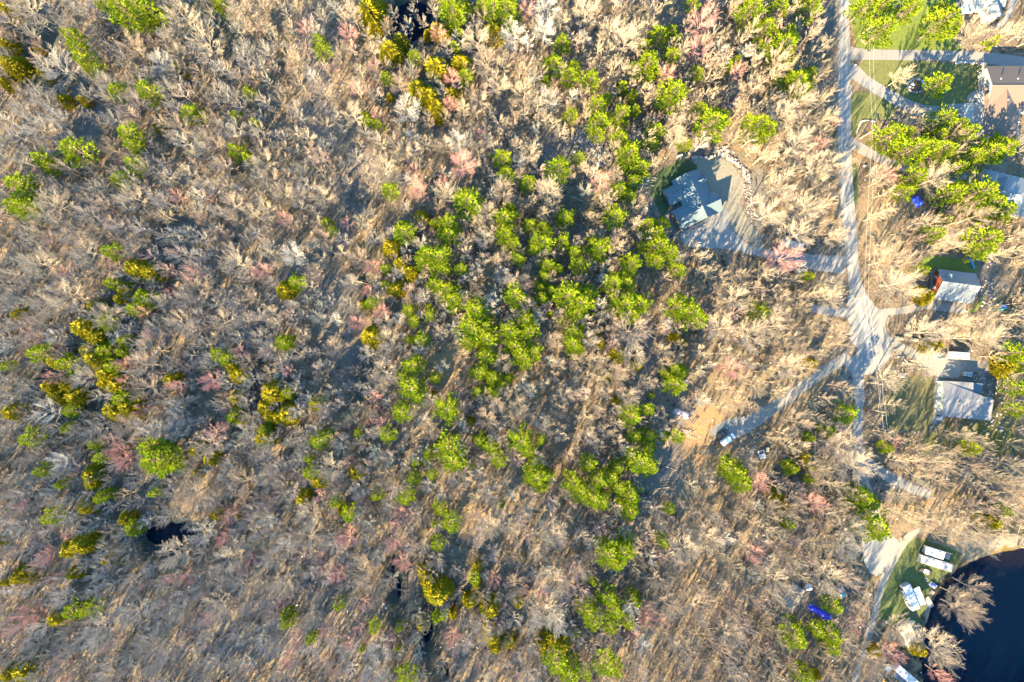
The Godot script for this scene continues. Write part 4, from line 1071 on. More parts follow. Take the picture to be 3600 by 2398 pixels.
	t = thing("stone_gully", "strip of loose grey stones in the shaded gully left of the dark house", "stones", w(2080, 500))
	o = t.position
	spots = []
	for e in 150:
		var f := rng.randf()
		var p := Vector2(2030, 480).lerp(Vector2(2130, 545), f) + Vector2(rng.randf_range(-26, 26), rng.randf_range(-24, 24))
		if e > 110:
			p = Vector2(2110, 550).lerp(Vector2(2100, 590), f) + Vector2(rng.randf_range(-10, 10), rng.randf_range(-8, 8))
		var q := w(p.x, p.y)
		q.y = ground_y(q.x, q.z) + 0.05
		spots.append(q - o)
	stones(t, "stone", spots, 0.35, 1.0, [rocks[0], rocks[2], mat("cold_stone", 0.22, 0.225, 0.235, 0.9)])
	t = thing("flower_bed", "round bed ringed with white stones on the oval lawn", "flower bed", w(3220, 302) + Vector3(0, 0.03, 0))
	spots = []
	for e in 17:
		var f := e * TAU / 17
		spots.append(Vector3(cos(f) * 3.1, 0.15, sin(f) * 2.5))
	for e in 7:
		spots.append(Vector3(-1.6 + rng.randf_range(-0.8, 0.8), 0.15, rng.randf_range(-1.4, 1.4)))
	stones(t, "stone", spots, 0.9, 1.35, whites)
	tubepart(t, "soil", [Vector3(0, 0, 0), Vector3(0, 0.12, 0)], [2.7, 2.4], mat("bed_soil", 0.06, 0.035, 0.025, 1.0), 18)
	spots = []
	for e in 6:
		spots.append(Vector3(0.9 + rng.randf_range(-0.9, 0.9), 0.2, rng.randf_range(-1.1, 1.1)))
	stones(t, "shrub", spots, 0.5, 0.8, [mat("dry_shrub", 0.12, 0.06, 0.045, 1.0), mat("gold_shrub", 0.2, 0.14, 0.02, 1.0)], 0.9)
	for wl in [["white block retaining wall along the upper drive beside the brown roofed house", [3361, 224, 3375, 219, 3400, 221, 3440, 223, 3470, 227], 15, 1.0, 1.4], ["curved white stone edging round the bed at the small lawn's foot", [3010, 472, 3018, 448, 3027, 427, 3045, 423, 3078, 428], 18, 0.6, 0.9], ["low white stone row along the right side of the brown roofed house", [3582, 400, 3580, 440, 3577, 480, 3574, 510], 14, 0.9, 1.3]]:
		t = thing("stone_wall", wl[0], "stone wall", w(wl[1][4], wl[1][5]))
		o = t.position
		spots = []
		var pp := pv(wl[1])
		for e in wl[2]:
			var f: float = (e + 0.5) / wl[2] * (pp.size() - 1)
			var q := pp[int(f)].lerp(pp[mini(int(f) + 1, pp.size() - 1)], f - int(f))
			spots.append(w(q.x, q.y) - o + Vector3(0, 0.2, 0))
		stones(t, "stone", spots, wl[3], wl[4], whites, 0.8)
	for q in [[3044, 140, 3.0, "mulch mound on the top right lawn by the road"], [3165, 38, 4.2, "bare mulch circle on the top right lawn between pines"], [3088, 62, 3.2, "mulch patch under the left lawn pines"]]:
		t = thing("mulch_bed", "round %s" % q[3], "flower bed", w(q[0], q[1]) + Vector3(0, 0.03, 0))
		tubepart(t, "mulch", [Vector3(0, 0, 0), Vector3(0, 0.3, 0), Vector3(0, 0.45, 0)], [q[2] * 0.5, q[2] * 0.4, q[2] * 0.15], mat("mulch", 0.22, 0.15, 0.12, 1.0, grain(0.2, 0.5, 1.0, 3, 20), 1.0), 16)
		spots = []
		for e in 16:
			spots.append(Vector3(cos(e * TAU / 16) * q[2] * 0.52, 0.08, sin(e * TAU / 16) * q[2] * 0.45))
		stones(t, "stone", spots, 0.4, 0.6, rocks)
	# stacked wood, brush, rubble
	for q in [[2447, 858, "pale split firewood heap on the drive below the dark house", 26, 1.9, 1.4, 0.13, 0], [2268, 640, "grey slash and cut branches left of the dark house's lawn", 40, 3.6, 3.2, 0.08, 1], [2485, 1585, "tangled brush pile left below the parked van", 46, 2.6, 3.0, 0.05, 2], [2640, 1590, "grey brush pile left of the small white trailer", 40, 2.4, 3.4, 0.05, 1], [2335, 1540, "pale cut branches on the slash clearing's upper end", 26, 2.6, 4.0, 0.07, 0], [2420, 1520, "cut pale poles left of the turnout clearing", 18, 1.6, 3.2, 0.07, 0], [2335, 1735, "dark sticks raked together on the slash clearing", 16, 1.6, 4.0, 0.06, 2]]:
		t = thing("wood_heap", q[2], "wood pile", w(q[0], q[1]))
		heap(t, q[3], q[4], q[5], q[6], [timber[q[7]], timber[1]])
	for q in [[3192, 1176, 22, "upper of the"], [3214, 1195, 12, "middle of the"], [3241, 1206, 12, "lower of the"], [3160, 1189, 8, "left end of the"]]:
		t = thing("timber_stack", "stack of pale sawn timbers, %s timber row beside the turnaround" % q[3], "timber", w(q[0], q[1]), q[2])
		for e in 7:
			boxpart(t, "timber", Vector3(rng.randf_range(-0.2, 0.2), 0.14 + 0.24 * (e / 4), -0.45 + 0.3 * (e % 4) + 0.1 * (e / 4)), Vector3(2.9, 0.22, 0.24), timber[e % 2], 0.02)
	for q in [[3185, 1268, 24, 2.6, 0.5, 1.1, "heap of pale rocks beside the grey house's drive"], [3475, 1030, 60, 5.5, 0.4, 1.2, "scattered rubble right of the metal roofed house"], [3500, 1380, 46, 6.0, 0.4, 1.2, "pale rubble right of the grey roofed house"], [3470, 905, 36, 3.6, 0.5, 1.5, "blue-grey rock heap behind the metal roofed house"], [3510, 1480, 40, 6.0, 0.4, 1.1, "pale stones below right of the grey roofed house"], [2385, 1450, 22, 2.6, 0.3, 0.7, "pale broken rock left of the turnout clearing"], [3450, 1330, 30, 4.0, 0.4, 1.0, "white broken rock above right of the grey roofed house"], [3290, 730, 14, 2.0, 0.3, 0.8, "few stones right of the blue tent"], [3490, 1690, 30, 5.0, 0.4, 1.0, "grey stones on the open slope above the lake"]]:
		t = thing("rock_heap", q[6], "rocks", w(q[0], q[1]))
		spots = []
		for e in q[2]:
			spots.append(Vector3(rng.randf_range(-1, 1) * q[3], 0.08, rng.randf_range(-1, 1) * q[3]) * (0.4 + 0.6 * rng.randf()) + Vector3(0, 0.06, 0))
		stones(t, "stone", spots, q[4], q[5], rocks)
	for q in [[3170, 1321, 2.4, "large pale boulder at the head of the grey house's yard"], [3414, 1524, 1.6, "round pale boulder below the grey roofed house"], [3471, 1524, 1.4, "pale round rock right of the round boulder below the grey roofed house"], [2482, 507, 1.3, "pale angular boulder above the propane tank"], [3227, 141, 0.7, "small white rock alone on the top right lawn"], [3040, 583, 1.4, "boulder in the fork of the third drive and road"], [3518, 1512, 1.5, "pale boulder among stones lower right of the grey roofed house"], [2941, 101, 0.7, "small white rock on the road verge near the top"]]:
		t = thing("boulder", q[3], "boulder", w(q[0], q[1]))
		var b := MB.new()
		b.rock(Vector3(0, 0.2, 0), Vector3(q[2] * 0.5, q[2] * 0.35, q[2] * 0.4), rng)
		part(t, "stone", b.mesh(), rocks[0])
	for q in [[2382, 1448, 2.0, 0.46, 0.36, 0.36, "crumpled pinkish tarp on the bare ground left of the turnout"], [2408, 1458, 2.6, 0.42, 0.33, 0.33, "larger pale tarp in a heap left of the turnout"], [3264, 1231, 1.7, 0.6, 0.62, 0.62, "white sheet lying on the grass ahead of the blue pickup"]]:
		t = thing("tarp", q[6], "tarp", w(q[0], q[1]), 20)
		part(t, "sheet", tarp(q[2] * 1.3, q[2], 0.3, 0.4), mat("tarp_%d" % int(q[0]), q[3], q[4], q[5], 0.7))
	# poles and wires
	var tops := []
	var lines := [[], []]
	for q in [[2983, -70, 9.0, "utility pole beyond the top edge beside the road"], [3021, 128, 8.6, "leaning wooden utility pole on the top right lawn by the road"], [3024, 486, 10.5, "wooden utility pole at the small triangular lawn by the road"], [3002, 1049, 9.0, "utility pole with white box at the turnaround's upper left"], [3052, 1345, 9.0, "utility pole below the turnaround"], [3062, 1440, 9.0, "utility pole beside the grey house's yard"], [3085, 1570, 9.0, "utility pole at the bend of the power line above the lower road"], [3300, 1790, 9.0, "utility pole above the lakeside trailers"]]:
		var p := w(q[0], q[1])
		t = thing("utility_pole", q[3], "utility pole", p)
		tubepart(t, "pole", [Vector3(0, -0.3, 0), Vector3(0, q[2], 0)], [0.19, 0.12], timber[0], 8)
		boxpart(t, "crossarm", Vector3(0, q[2] - 0.5, 0.14), Vector3(1.6, 0.12, 0.1), timber[1], 0.01)
		for s in [-0.7, 0.7]:
			tubepart(t, "insulator", [Vector3(s, q[2] - 0.44, 0.14), Vector3(s, q[2] - 0.22, 0.14)], [0.07, 0.05], greyroof, 6)
			lines[0 if s < 0 else 1].append(p + Vector3(s, q[2] - 0.22, 0.14))
	for q in 2:
		t = thing("power_line", ["left of the two overhead wires following the road and lake lane", "right of the two overhead wires following the road and lake lane"][q], "power line", lines[q][0])
		for e in lines[q].size() - 1:
			var p := []
			var r := []
			for u in 9:
				p.append((lines[q][e] as Vector3).lerp(lines[q][e + 1], u / 8.0) - t.position - Vector3(0, 4.0 * 0.7 * (u / 8.0) * (1.0 - u / 8.0), 0))
				r.append(0.022)
			tubepart(t, "wire", p, r, mat("wire", 0.5, 0.5, 0.5, 0.4), 5)
	# fallen trunks: one by one
	for q in [[3095, 1355, 3088, 1435, 0.28], [3126, 1285, 3148, 1242, 0.3], [1003, 335, 1094, 495, 0.2], [910, 690, 935, 660, 0.35], [840, 855, 790, 865, 0.2], [590, 860, 660, 805, 0.16], [655, 900, 715, 955, 0.14], [800, 945, 840, 870, 0.16], [1725, 385, 1800, 520, 0.35], [1780, 400, 1810, 500, 0.22], [1715, 424, 1757, 423, 0.22], [1700, 435, 1720, 452, 0.22], [1280, 180, 1290, 240, 0.12], [1230, 905, 1250, 880, 0.2], [1520, 1130, 1560, 1200, 0.25], [1610, 830, 1690, 838, 0.25], [960, 590, 1040, 590, 0.14], [670, 1400, 730, 1385, 0.18], [860, 1490, 900, 1530, 0.25], [890, 1480, 870, 1520, 0.22], [2290, 1660, 2330, 1672, 0.14], [2310, 1700, 2360, 1690, 0.12], [2395, 1720, 2425, 1775, 0.18], [2340, 1640, 2380, 1655, 0.14], [2300, 1720, 2360, 1712, 0.16], [2410, 1660, 2405, 1700, 0.14], [1500, 1720, 1530, 1735, 0.2], [1600, 1690, 1640, 1725, 0.25], [1930, 1770, 1938, 1820, 0.25], [1770, 1760, 1782, 1815, 0.22], [1840, 1800, 1900, 1806, 0.16], [1140, 1160, 1190, 1180, 0.14], [1160, 970, 1200, 1010, 0.16], [1140, 1010, 1165, 960, 0.16], [930, 1200, 1020, 1205, 0.16], [890, 1385, 895, 1430, 0.14], [1470, 1125, 1530, 1160, 0.2], [3145, 1257, 3170, 1253, 0.18], [3180, 1294, 3300, 1296, 0.14], [1635, 840, 1600, 815, 0.2], [2560, 2180, 2600, 2160, 0.2], [1240, 985, 1300, 1000, 0.2]]:
		var p0 := w(q[0], q[1])
		var p1 := w(q[2], q[3])
		p0.y = ground_y(p0.x, p0.z) + q[4] * 0.8
		p1.y = ground_y(p1.x, p1.z) + q[4] * 0.6
		t = thing("fallen_trunk", "", "log", p0)
		var midp := (p1 - p0) * 0.5 + Vector3(0.15, 0.1, -0.1)
		tubepart(t, "trunk", [Vector3.ZERO, midp, p1 - p0], [q[4], q[4] * 0.8, q[4] * 0.4], timber[[0, 1, 1, 2][rng.randi() % 4]], 7)
		for e in 3:
			var at := (p1 - p0) * rng.randf_range(0.45, 0.95)
			tubepart(t, "branch_stub", [at, at + Vector3(rng.randf_range(-0.8, 0.8), 0.5, rng.randf_range(-0.8, 0.8))], [q[4] * 0.35, 0.03], timber[1], 5)
		later(t, "fallen pale trunk on the ground" if q[4] < 0.21 else "thick fallen trunk on the ground", (q[0] + q[2]) * 0.5, (q[1] + q[3]) * 0.5)

# ---- woods ---------------------------------------------------------------------------------------
const SPARSE := [[1200, 300, 60, 260, 0.5], [1220, 700, 60, 260, 0.5], [1220, 1100, 75, 250, 0.5], [150, 250, 140, 120, 0.5], [250, 1400, 140, 90, 0.5], [1400, 2080, 55, 150, 0.45], [1530, 2270, 55, 120, 0.45], [960, 2280, 110, 100, 0.6], [3430, 1935, 130, 32, 0.1], [2340, 1650, 85, 130, 0.04], [2470, 1500, 70, 70, 0.0], [2420, 1590, 60, 60, 0.1], [1560, 1290, 75, 95, 0.25], [2255, 1300, 36, 190, 0.15], [2250, 1000, 50, 120, 0.35], [1945, 560, 55, 110, 0.3], [2060, 520, 80, 70, 0.1], [1760, 390, 50, 60, 0.45], [1130, 140, 70, 110, 0.45], [1110, 400, 60, 130, 0.45], [310, 380, 60, 110, 0.3], [1030, 1010, 80, 60, 0.4], [1660, 650, 50, 50, 0.4], [3110, 1680, 80, 45, 0.15], [2010, 720, 70, 100, 0.35], [1270, 900, 60, 70, 0.5], [3500, 1500, 110, 110, 0.3], [3170, 1250, 120, 60, 0.12], [3480, 1010, 60, 90, 0.25], [2900, 90, 60, 90, 0.25], [2330, 760, 70, 70, 0.15], [2480, 550, 90, 40, 0.2], [3090, 1980, 60, 90, 0.5], [2960, 2000, 80, 80, 0.5], [2820, 2090, 60, 70, 0.35], [1455, 80, 105, 95, 0.05], [576, 1894, 105, 60, 0.2], [1380, 2080, 22, 120, 0.3], [2120, 2030, 60, 60, 0.35], [700, 120, 60, 60, 0.5], [860, 190, 50, 60, 0.5], [160, 290, 60, 50, 0.5], [1640, 2330, 50, 60, 0.4], [2520, 1640, 60, 80, 0.15], [3560, 1250, 50, 80, 0.3], [3470, 720, 100, 40, 0.3], [880, 2300, 120, 90, 0.75]]

func density(p: Vector2) -> float:
	var d := 1.0
	for s in SPARSE:
		var e := Vector2((p.x - s[0]) / s[2], (p.y - s[1]) / s[3]).length()
		if e < 1.15:
			d = minf(d, lerpf(s[4], 1.0, smoothstep(0.8, 1.15, e)))
	return d

func blocked(p: Vector2, wide := 0.0) -> bool:
	for q in nogo:
		if Geometry2D.is_point_in_polygon(p, q):
			return true
		if wide > 0.0:
			for o in [Vector2(1, 0), Vector2(-1, 0), Vector2(0, 1), Vector2(0, -1)]:
				if Geometry2D.is_point_in_polygon(p + o * wide, q):
					return true
	for o in pools:
		if Vector2((p.x - o.x) / o.z, (p.y - o.y) / o.w).length() < 0.9:
			return true
	return lake_depth(p) > 0.1

func woods() -> void:
	rng.seed = 11
	var bark := [lin(0.30, 0.235, 0.16), lin(0.22, 0.19, 0.16), lin(0.52, 0.47, 0.40), lin(0.22, 0.15, 0.10)]
	var barks: Array[StandardMaterial3D] = []
	var twigs: Array[StandardMaterial3D] = []
	var tones := [Vector3(0.41, 0.34, 0.255), Vector3(0.36, 0.33, 0.295), Vector3(0.52, 0.49, 0.44), Vector3(0.32, 0.25, 0.185), Vector3(0.54, 0.29, 0.25), Vector3(0.44, 0.335, 0.285)]
	for k in 6:
		twigs.append(mat("twigs_%d" % k, tones[k].x, tones[k].y, tones[k].z, 0.9))
		barks.append(mat("bark_%d" % k, lerpf(tones[k].x, 0.32, 0.5), lerpf(tones[k].y, 0.26, 0.5), lerpf(tones[k].z, 0.19, 0.5), 0.9))
	# shapes: eight leafless crowns, six pines of two sizes, four cedars
	var bare_t: Array[ArrayMesh] = []
	var bare_c: Array[ArrayMesh] = []
	var both: Array[ArrayMesh] = []
	var bare_h := [13.0, 14.5, 12.0, 15.0, 11.0, 13.5, 10.0, 16.0]
	for k in 8:
		var bt := MB.new()
		var bc := MB.new()
		bare_tree(bt, bc, bare_h[k], 3.6, [10, 12, 11, 12, 13, 10, 11, 11][k], 1.0, [1.0, 1.12, 0.85, 1.2, 0.9, 1.05, 0.8, 1.15][k])
		bare_t.append(bt.mesh())
		bare_c.append(bc.mesh())
		var all := MB.new()
		all.v = bt.v + bc.v
		all.n = bt.n + bc.n
		all.c = bt.c + bc.c
		all.i = bt.i.duplicate()
		for q in bc.i:
			all.i.append(q + bt.v.size())
		both.append(all.mesh())
	var big_t: Array[ArrayMesh] = []
	var big_c: Array[ArrayMesh] = []
	var big_h := [14.0, 15.0, 13.0, 14.0, 15.5]
	for k in 5:
		var bt := MB.new()
		var bc := MB.new()
		bare_tree(bt, bc, big_h[k], 5.0, 17 + k % 3, 0.8, [0.9, 1.0, 0.8, 0.95, 1.1][k], 12, 0.62)
		big_t.append(bt.mesh())
		big_c.append(bc.mesh())
	var pine_t: Array[ArrayMesh] = []
	var pine_c: Array[ArrayMesh] = []
	for k in 8:
		var bt := MB.new()
		var bc := MB.new()
		if k < 5:
			pine(bt, bc, 15.0, 4.0, 11, 6, 1.3, [0.0, 0.05, 0.0, 0.12, 0.05][k])
		else:
			pine(bt, bc, 9.0, 2.0, 9, 6, 1.7, [0.0, 0.1, 0.05][k - 5])
		pine_t.append(bt.mesh())
		pine_c.append(bc.mesh())
	var cedar_t: Array[ArrayMesh] = []
	var cedar_c: Array[ArrayMesh] = []
	for k in 4:
		var bt := MB.new()
		var bc := MB.new()
		cedar(bt, bc, 10.0, 2.6, 1300)
		cedar_t.append(bt.mesh())
		cedar_c.append(bc.mesh())
	var needle := vmat("needles", 0.75, Color(0.9, 0.9, 0.9))
	var scale_leaf := vmat("scales", 0.8, Color(0.8, 0.8, 0.8))
	var pine_bark := mat("pine_bark", 0.16, 0.11, 0.08, 0.95)
	var taken := PackedVector3Array()
	# pines and cedars, each where the photograph has it
	for kind in 2:
		var list := read(PINES if kind == 0 else CEDARS)
		var sizes := list.map(func(x): return x[2])
		sizes.sort()
		var small: float = sizes[maxi(0, list.size() - 292)]
		for e in list:
			var r: float = e[2]
			var h := (6.5 + r * 2.5) if kind == 0 else (5.5 + r * 2.3)
			h *= rng.randf_range(0.9, 1.1)
			if kind == 0 and e[0] < 350.0 and e[1] < 260.0:
				h *= 1.25
			if kind == 0 and e[0] > 2200.0 and e[0] < 2410.0 and e[1] > 730.0 and e[1] < 940.0:
				h *= 1.3
			var hc := h * 0.66
			var p := w(e[0], e[1], hc)
			p.y = ground_y(p.x, p.z)
			r *= (H - hc) / H * 1.3
			var o := thing(("pine_tree" if e[2] >= small else "young_pine") if kind == 0 else "cedar_tree", "", "tree", p, rng.randf() * 360.0, "green pines among the leafless woods" if kind == 0 else "gold-green cedars among the leafless woods")
			if kind == 0:
				var big := r > 2.6
				var v := (rng.randi() % 5) if big else (5 + rng.randi() % 3)
				o.scale = Vector3(r / 4.0, h / 15.0, r / 4.0) if big else Vector3(r / 2.0, h / 9.0, r / 2.0)
				part(o, "trunk", pine_t[v], pine_bark)
				part(o, "crown", pine_c[v], needle)
			else:
				var v := rng.randi() % 4
				o.scale = Vector3(r / 2.6, h / 10.0, r / 2.6)
				part(o, "trunk", cedar_t[v], pine_bark)
				part(o, "crown", cedar_c[v], scale_leaf)
			later(o, ("broad green pine" if r > 4.6 else ("green pine" if e[2] >= small else "small young pine")) if kind == 0 else ("bushy gold-green cedar" if r > 2.6 else "small gold-green cedar"), e[0], e[1])
			taken.append(Vector3(p.x, r * 0.62, p.z))
	# leafless trees that stand out, and the pink budding ones
	var todo := []
	for kind in 2:
		for e in read(BARE if kind == 0 else BUDDING):
			var r: float = e[2] * 1.08
			var h := clampf(6.5 + r * 1.6, 8.0, 15.0) * rng.randf_range(0.92, 1.08)
			var p := w(e[0], e[1], h * 0.68)
			p.y = ground_y(p.x, p.z)
			var tone := (1 if e[3] == "g" else (2 if e[3] == "w" else (0 if rng.randf() < 0.7 else 3))) if kind == 0 else 4
			todo.append([p, r, h, tone, e[0], e[1], kind])
			taken.append(Vector3(p.x, r * 0.7, p.z))
	# the rest of the woods: a jittered grid thinned by the clearings
	var grid := {}
	for q in taken:
		var key := Vector2i(floori(q.x / 8.0), floori(q.z / 8.0))
		if not grid.has(key):
			grid[key] = []
		grid[key].append(q)
	var many := []
	var STEP := 4.1
	for gx in range(int(-208 / STEP), int(196 / STEP)):
		for gz in range(int(-131 / STEP), int(150 / STEP)):
			var p := Vector3((gx + rng.randf_range(0.02, 0.98)) * STEP, 0, (gz + rng.randf_range(0.02, 0.98)) * STEP)
			var s := src(p.x, p.z)
			var keep := density(s) * (1.0 if absf(p.x) < 188.0 and absf(p.z) < 126.0 else 0.8)
			var clump := lowf.get_noise_2d(p.x * 2.3 + 400.0, p.z * 2.3)
			if rng.randf() > keep * clampf(0.94 + clump * 0.8, 0.35, 1.0) or blocked(s, 22.0):
				continue
			var near := false
			var key := Vector2i(floori(p.x / 8.0), floori(p.z / 8.0))
			for ax in [-1, 0, 1]:
				for az in [-1, 0, 1]:
					for q in grid.get(key + Vector2i(ax, az), []):
						if Vector2(q.x - p.x, q.z - p.z).length() < q.y:
							near = true
			if near:
				continue
			if rng.randf() < 0.96 and blocked(src(p.x * 1.05, p.z * 1.05), 8.0):
				continue
			p.y = ground_y(p.x, p.z)
			var r := rng.randf_range(1.5, 2.8) * (1.0 + 0.25 * clump)
			var tall := smoothstep(1900.0, 2700.0, s.x)
			r *= 1.08 + 0.1 * tall + 0.14 * smoothstep(1400.0, 800.0, s.x)
			var h := clampf(5.6 + r * 1.9, 7.0, 12.5) * (1.0 + 0.2 * tall) * rng.randf_range(0.88, 1.12)
			# bark by place: greyer low on the left, tan on the right and along the top
			var cold := clampf(0.52 - (s.x - 1100.0) / 2600.0 + (s.y - 1200.0) / 5200.0, 0.05, 0.75)
			var u := rng.randf()
			var tone := 1 if u < cold else (3 if u < cold + 0.12 else (2 if u > 0.965 else (5 if u > 0.86 else 0)))
			many.append([p, r, h, tone, s.x, s.y, 0])
	many.sort_custom(func(a, b): return a[1] > b[1])
	var hand := 0
	for e in todo:
		hand += 1 - (e[6] as int)
	var fill := 298 - hand
	var rest := []
	for e in many:
		var inside: bool = e[4] > 60 and e[4] < 3540 and e[5] > 60 and e[5] < 2340
		if fill > 0 and inside:
			fill -= 1
			todo.append(e)
		else:
			rest.append(e)
	var tone_word := ["tan", "grey", "whitish", "brown", "pinkish", "rosy tan"]
	for e in todo:
		var kind: int = e[6]
		var o := thing("leafless_tree" if kind == 0 else "budding_tree", "", "tree", e[0], rng.randf() * 360.0, "large leafless trees of the woods" if kind == 0 else "pink budding trees of the woods")
		var v := rng.randi() % 8
		if e[1] > 2.9:
			v = rng.randi() % 5
			o.scale = Vector3(e[1] / 5.0, e[2] / big_h[v], e[1] / 5.0)
			part(o, "trunk", big_t[v], barks[e[3]])
			part(o, "crown", big_c[v], twigs[e[3]])
		else:
			o.scale = Vector3(e[1] / 3.6, e[2] / bare_h[v], e[1] / 3.6)
			part(o, "trunk", bare_t[v], barks[e[3]])
			part(o, "crown", bare_c[v], twigs[e[3]])
		var what: String = ("%s %s leafless tree" % ["spreading" if e[1] > 4.3 else "slender", tone_word[e[3]]]) if kind == 0 else "pink budding tree"
		later(o, what, e[4], e[5])
	# the others: one mass
	var mass := Node3D.new()
	mass.name = "leafless_woods"
	add_child(mass, true)
	mass.set_meta("kind", "stuff")
	mass.set_meta("label", "mass of smaller leafless trees filling the woods between the large ones")
	var tint := vmat("woods_twigs", 0.9)
	for v in 8:
		var mine := []
		for k in rest.size():
			if k % 8 == v:
				mine.append(rest[k])
		var mm := MultiMesh.new()
		mm.transform_format = MultiMesh.TRANSFORM_3D
		mm.use_colors = true
		mm.mesh = both[v]
		mm.instance_count = mine.size()
		for k in mine.size():
			var e: Array = mine[k]
			var b := Basis(Vector3.UP, rng.randf() * TAU).scaled(Vector3(e[1] / 3.6, e[2] / bare_h[v], e[1] / 3.6))
			mm.set_instance_transform(k, Transform3D(b, e[0]))
			var c: Vector3 = tones[e[3]] * DIM * rng.randf_range(0.82, 1.15)
			mm.set_instance_color(k, Color(c.x, c.y * rng.randf_range(0.95, 1.05), c.z))
		var mi := MultiMeshInstance3D.new()
		mi.name = "trees"
		mi.multimesh = mm
		mi.material_override = tint
		mass.add_child(mi, true)
		mi.set_meta("kind", "stuff")

func scatter(called: String, label: String, shapes: Array[ArrayMesh], n: int, seed_: int, colors: Array, lo: float, hi: float, material: Material, wild := true) -> void:
	rng.seed = seed_
	var mass := Node3D.new()
	mass.name = called
	add_child(mass, true)
	mass.set_meta("kind", "stuff")
	mass.set_meta("label", label)
	var spots := []
	for k in n:
		var p := Vector3(rng.randf_range(-195, 192), 0, rng.randf_range(-128, 130))
		var s := src(p.x, p.z)
		if blocked(s) or (wild and rng.randf() > 0.3 + 0.7 * density(s)):
			continue
		p.y = ground_y(p.x, p.z)
		spots.append(p)
	for v in shapes.size():
		var mine := []
		for k in spots.size():
			if k % shapes.size() == v:
				mine.append(spots[k])
		var mm := MultiMesh.new()
		mm.transform_format = MultiMesh.TRANSFORM_3D
		mm.use_colors = true
		mm.mesh = shapes[v]
		mm.instance_count = mine.size()
		for k in mine.size():
			var s := rng.randf_range(lo, hi)
			mm.set_instance_transform(k, Transform3D(Basis(Vector3.UP, rng.randf() * TAU).scaled(Vector3(s, s, s)), mine[k]))
			var c: Vector3 = colors[rng.randi() % colors.size()] * DIM * rng.randf_range(0.75, 1.2)
			mm.set_instance_color(k, Color(c.x, c.y, c.z))
		var mi := MultiMeshInstance3D.new()
		mi.name = "pieces"
		mi.multimesh = mm
		mi.material_override = material
		mass.add_child(mi, true)
		mi.set_meta("kind", "stuff")

func undergrowth() -> void:
	rng.seed = 77
	var shrubs: Array[ArrayMesh] = []
	for k in 3:
		var b := MB.new()
		for q in 26:
			var az := rng.randf() * TAU
			var d := Vector3(cos(az) * rng.randf_range(0.15, 0.75), 1.0, sin(az) * rng.randf_range(0.15, 0.75)).normalized()
			var p := Vector3(cos(az), 0, sin(az)) * rng.randf_range(0.0, 0.35)
			var l := rng.randf_range(1.0, 2.2)
			sliver(b, p, d * l, 0.06)
			for u in 4:
				sliver(b, p + d * l * rng.randf_range(0.3, 0.9), (d + Vector3(rng.randf_range(-1, 1), rng.randf_range(-0.2, 0.5), rng.randf_range(-1, 1))).normalized() * rng.randf_range(0.35, 0.8), 0.05)
		shrubs.append(b.mesh())
	scatter("undergrowth", "low twiggy shrubs and saplings on the forest floor", shrubs, 6000, 78, [Vector3(0.16, 0.12, 0.08), Vector3(0.14, 0.12, 0.1), Vector3(0.12, 0.085, 0.06), Vector3(0.16, 0.14, 0.04)], 0.4, 1.0, vmat("woods_twigs", 0.9))
	var sticks: Array[ArrayMesh] = []
	for k in 3:
		var b := MB.new()
		var l := 1.4 + k * 0.9
		b.tube(PackedVector3Array([Vector3(-l, 0.05, 0), Vector3(0, 0.12, 0.12 * k), Vector3(l, 0.06, 0)]), PackedFloat32Array([0.06, 0.05, 0.015]), 4)
		sliver(b, Vector3(0.2, 0.1, 0), Vector3(0.8, 0.15, 0.5), 0.05)
		sliver(b, Vector3(-0.3, 0.1, 0), Vector3(0.5, 0.2, -0.6), 0.05)
		sticks.append(b.mesh())
	scatter("fallen_branches", "fallen sticks and branches strewn over the leaf litter", sticks, 7000, 79, [Vector3(0.42, 0.36, 0.28), Vector3(0.32, 0.29, 0.26), Vector3(0.22, 0.16, 0.1)], 0.45, 1.25, vmat("woods_twigs", 0.9))
	rng.seed = 80
	var pebbles: Array[ArrayMesh] = []
	for k in 2:
		var b := MB.new()
		b.rock(Vector3(0, 0.05, 0), Vector3(0.5, 0.3, 0.4), rng)
		pebbles.append(b.mesh())
	scatter("scattered_stones", "small stones showing through the leaf litter", pebbles, 2500, 81, [Vector3(0.3, 0.29, 0.29), Vector3(0.38, 0.35, 0.32)], 0.3, 1.1, vmat("woods_twigs", 0.9))

